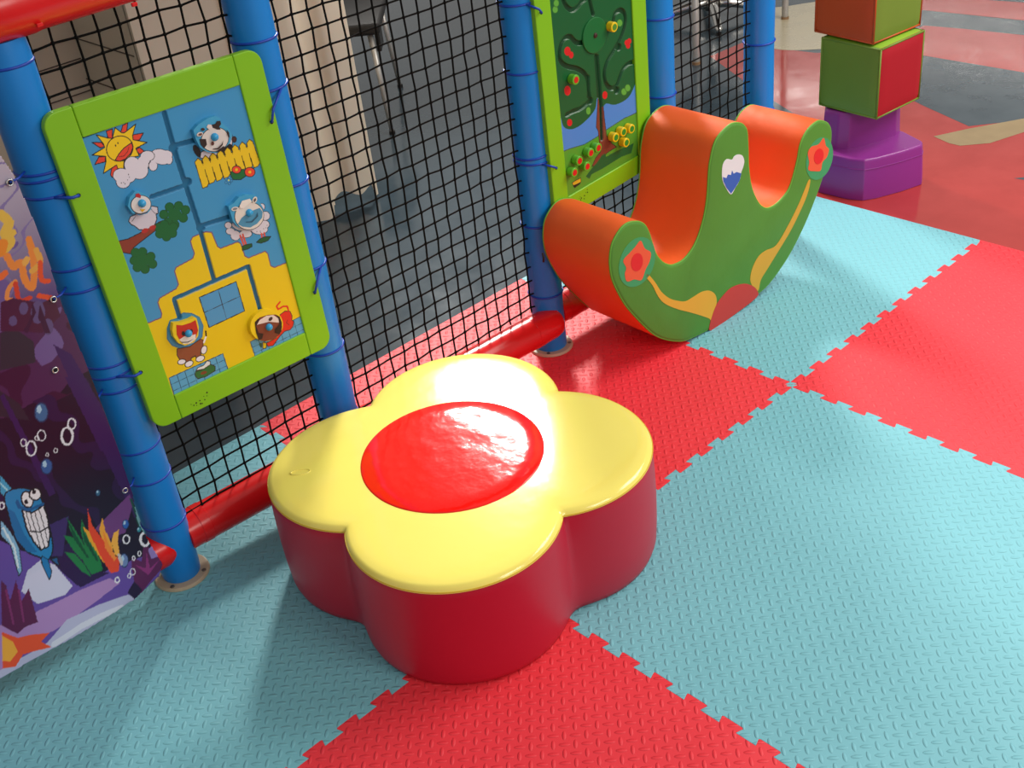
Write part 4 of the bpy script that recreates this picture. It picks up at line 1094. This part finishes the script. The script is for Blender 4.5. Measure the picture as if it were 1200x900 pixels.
def soft_cube(x, y, h, s_, a, mats, label, px):
    """mats: front(-v side?) order: left face, right face, top"""
    u = Vector((math.cos(a), math.sin(a), 0)); v = Vector((-math.sin(a), math.cos(a), 0)); z = Vector((0, 0, 1)); o = Vector((x, y, h))
    t = thing('soft_cube', label, 'foam block', tuple(o+u*s_/2+v*s_/2), 'soft foam cubes stacked on the purple stool')
    n_ = 12
    def fc(org, e1, e2, nrm, m):
        bm = bmesh.new(); g_ = []
        for i in range(n_+1):
            for j in range(n_+1):
                p, q = i/n_, j/n_; ins = .0; bul = .004*(math.sin(PI*p)*math.sin(PI*q))**.6
                ed = min(p, q, 1-p, 1-q)*s_; rnd = -.0042*max(0, 1-ed/.010)**2
                g_.append(bm.verts.new(org+e1*(p*s_)+e2*(q*s_)+nrm*(bul+rnd)))
        for i in range(n_):
            for j in range(n_):
                k = i*(n_+1)+j; bm.faces.new((g_[k], g_[k+n_+1], g_[k+n_+2], g_[k+1]))
        bmesh.ops.recalc_face_normals(bm, faces=bm.faces); bm.normal_update()
        if sum((f.normal for f in bm.faces), Vector()).dot(nrm) < 0: bmesh.ops.reverse_faces(bm, faces=bm.faces)
        return obj('cube_face', bm, m, t, smooth=True)
    fc(o, v, z, -u, mats[0]); fc(o, u, z, -v, mats[1]); fc(o+u*s_, v, z, u, mats[3]); fc(o+v*s_, u, z, v, mats[1]); fc(o+z*s_, u, v, z, mats[2]); fc(o, u, v, -z, mats[2])
    bm = bmesh.new(); cs = [o, o+u*s_, o+u*s_+v*s_, o+v*s_]
    ins_ = [c+((o+u*s_/2+v*s_/2)-c)*.028 for c in cs]
    for q in range(4):
        for zz in (.004, s_-.004): tube(bm, [ins_[q]+z*zz, ins_[(q+1) % 4]+z*zz], .0034, 8)
        tube(bm, [ins_[q]+z*.004, ins_[q]+z*(s_-.004)], .0034, 8)
    obj('seam_piping', bm, px, t, smooth=True)


soft_cube(1.107, .442, .263, .234, -.087, [M['box_green'], M['box_red'], flat('#86b02c'), M['box_red']], 'green and red soft foam cube resting directly on the purple stool', M['box_green'])
soft_cube(1.112, .474, .503, .240, -.12, [M['box_orange'], M['box_leaf'], flat('#86b02c'), M['box_green']], 'orange and green soft foam cube on top of the stack', M['box_orange'])

# ------------------------------------------------------------------ furniture beyond the net
t = thing('chair', 'black seated chair with thin metal legs beyond the middle net', 'chair', (.9, 2.75, ZF))
S = Vector((.603, 2.40, ZF)); S2 = Vector((1.006, 2.834, ZF)); e = (S2-S); e.z = 0; L_ = e.length; e.normalize(); pe = Vector((-e.y, e.x, 0))
pe = Vector((e.y, -e.x, 0))*-1
legs = [(S, 1), (S2, 1), (S+pe*.42, -1), (S2+pe*.42, -1)]
for p, sg_ in legs:
    bm = bmesh.new(); top_ = p+Vector((0, 0, .44))+pe*(.03*sg_)+e*(.05 if (p-S).dot(e) < .2 else -.05)
    tube(bm, [p, top_], [.009, .013], 12); lg = obj('leg', bm, M['silver'], t, smooth=True)
    bm = bmesh.new(); tube(bm, [p, p+Vector((0, 0, .014))], .013, 12); obj('foot_cap', bm, M['black'], lg)
cc = (S+S2)/2+pe*.21
R_ = Matrix(((e.x, pe.x, 0), (e.y, pe.y, 0), (0, 0, 1)))
bm = bmesh.new(); box(bm, cc+Vector((0, 0, .445)), (L_+.02, .46, .05), R_); bevel(obj('seat', bm, M['brown_seat'], t), .015, 3)
bm = bmesh.new(); box(bm, cc+pe*.22+Vector((0, 0, .72)), (L_-.05, .035, .42), R_); bevel(obj('backrest', bm, M['black'], t), .012, 3)
bm = bmesh.new(); box(bm, cc-pe*.21-e*.2+Vector((0, 0, .40)), (.12, .02, .12), R_); bevel(obj('bracket', bm, M['black'], t), .004)

t = thing('table', 'table with slim silver legs beyond the right end of the net', 'table', (2.27, 2.2, ZF))
for (x, y) in ((1.905, 1.814), (2.629, 1.843), (1.88, 2.56), (2.60, 2.59)):
    bm = bmesh.new(); tube(bm, [(x, y, ZF), (x, y, ZF+.02), (x, y, .70)], [.017, .016, .016], 16); lg = obj('leg', bm, M['silver'], t, smooth=True)
    bm = bmesh.new(); tube(bm, [(x, y, ZF), (x, y, ZF+.012)], .019, 16); obj('foot_cap', bm, flat('#8a6a4a'), lg)
bm = bmesh.new(); box(bm, (2.255, 2.2, .72), (.86, .88, .03)); bevel(obj('tabletop', bm, flat('#cfc8ba'), t), .006)
t = thing('swivel_chair', 'swivel chair with a shiny four star metal base under the table', 'chair', (2.465, 2.16, ZF))
cpt = Vector((2.465, 2.16, ZF))
for k in range(4):
    a = math.atan2(1.968-2.16, 2.275-2.465)+k*PI/2; d_ = Vector((math.cos(a), math.sin(a), 0)); sd = Vector((-d_.y, d_.x, 0))
    bm = bmesh.new()
    tube(bm, [cpt+Vector((0, 0, .085)), cpt+d_*.10+Vector((0, 0, .075)), cpt+d_*.2+Vector((0, 0, .05)), cpt+d_*.262+Vector((0, 0, .028)), cpt+d_*.275+Vector((0, 0, .022))], [.026, .024, .019, .017, .012], 14)
    ar = obj('base_arm', bm, M['chrome'], t, smooth=True)
    bm = bmesh.new(); disc(bm, cpt+d_*.262, (0, 0, 1), .013, .013, .022, 16); obj('glide', bm, M['black'], ar)
bm = bmesh.new(); tube(bm, [cpt+Vector((0, 0, .05)), cpt+Vector((0, 0, .12)), cpt+Vector((0, 0, .40))], [.035, .028, .022], 18); obj('column', bm, M['chrome'], t, smooth=True)
bm = bmesh.new(); disc(bm, cpt+Vector((0, 0, .40)), (0, 0, 1), .17, .20, .06, 32, .01); bevel(obj('seat', bm, M['black'], t), .01)

for o in bpy.data.objects:
    if '_o' in o: del o['_o']
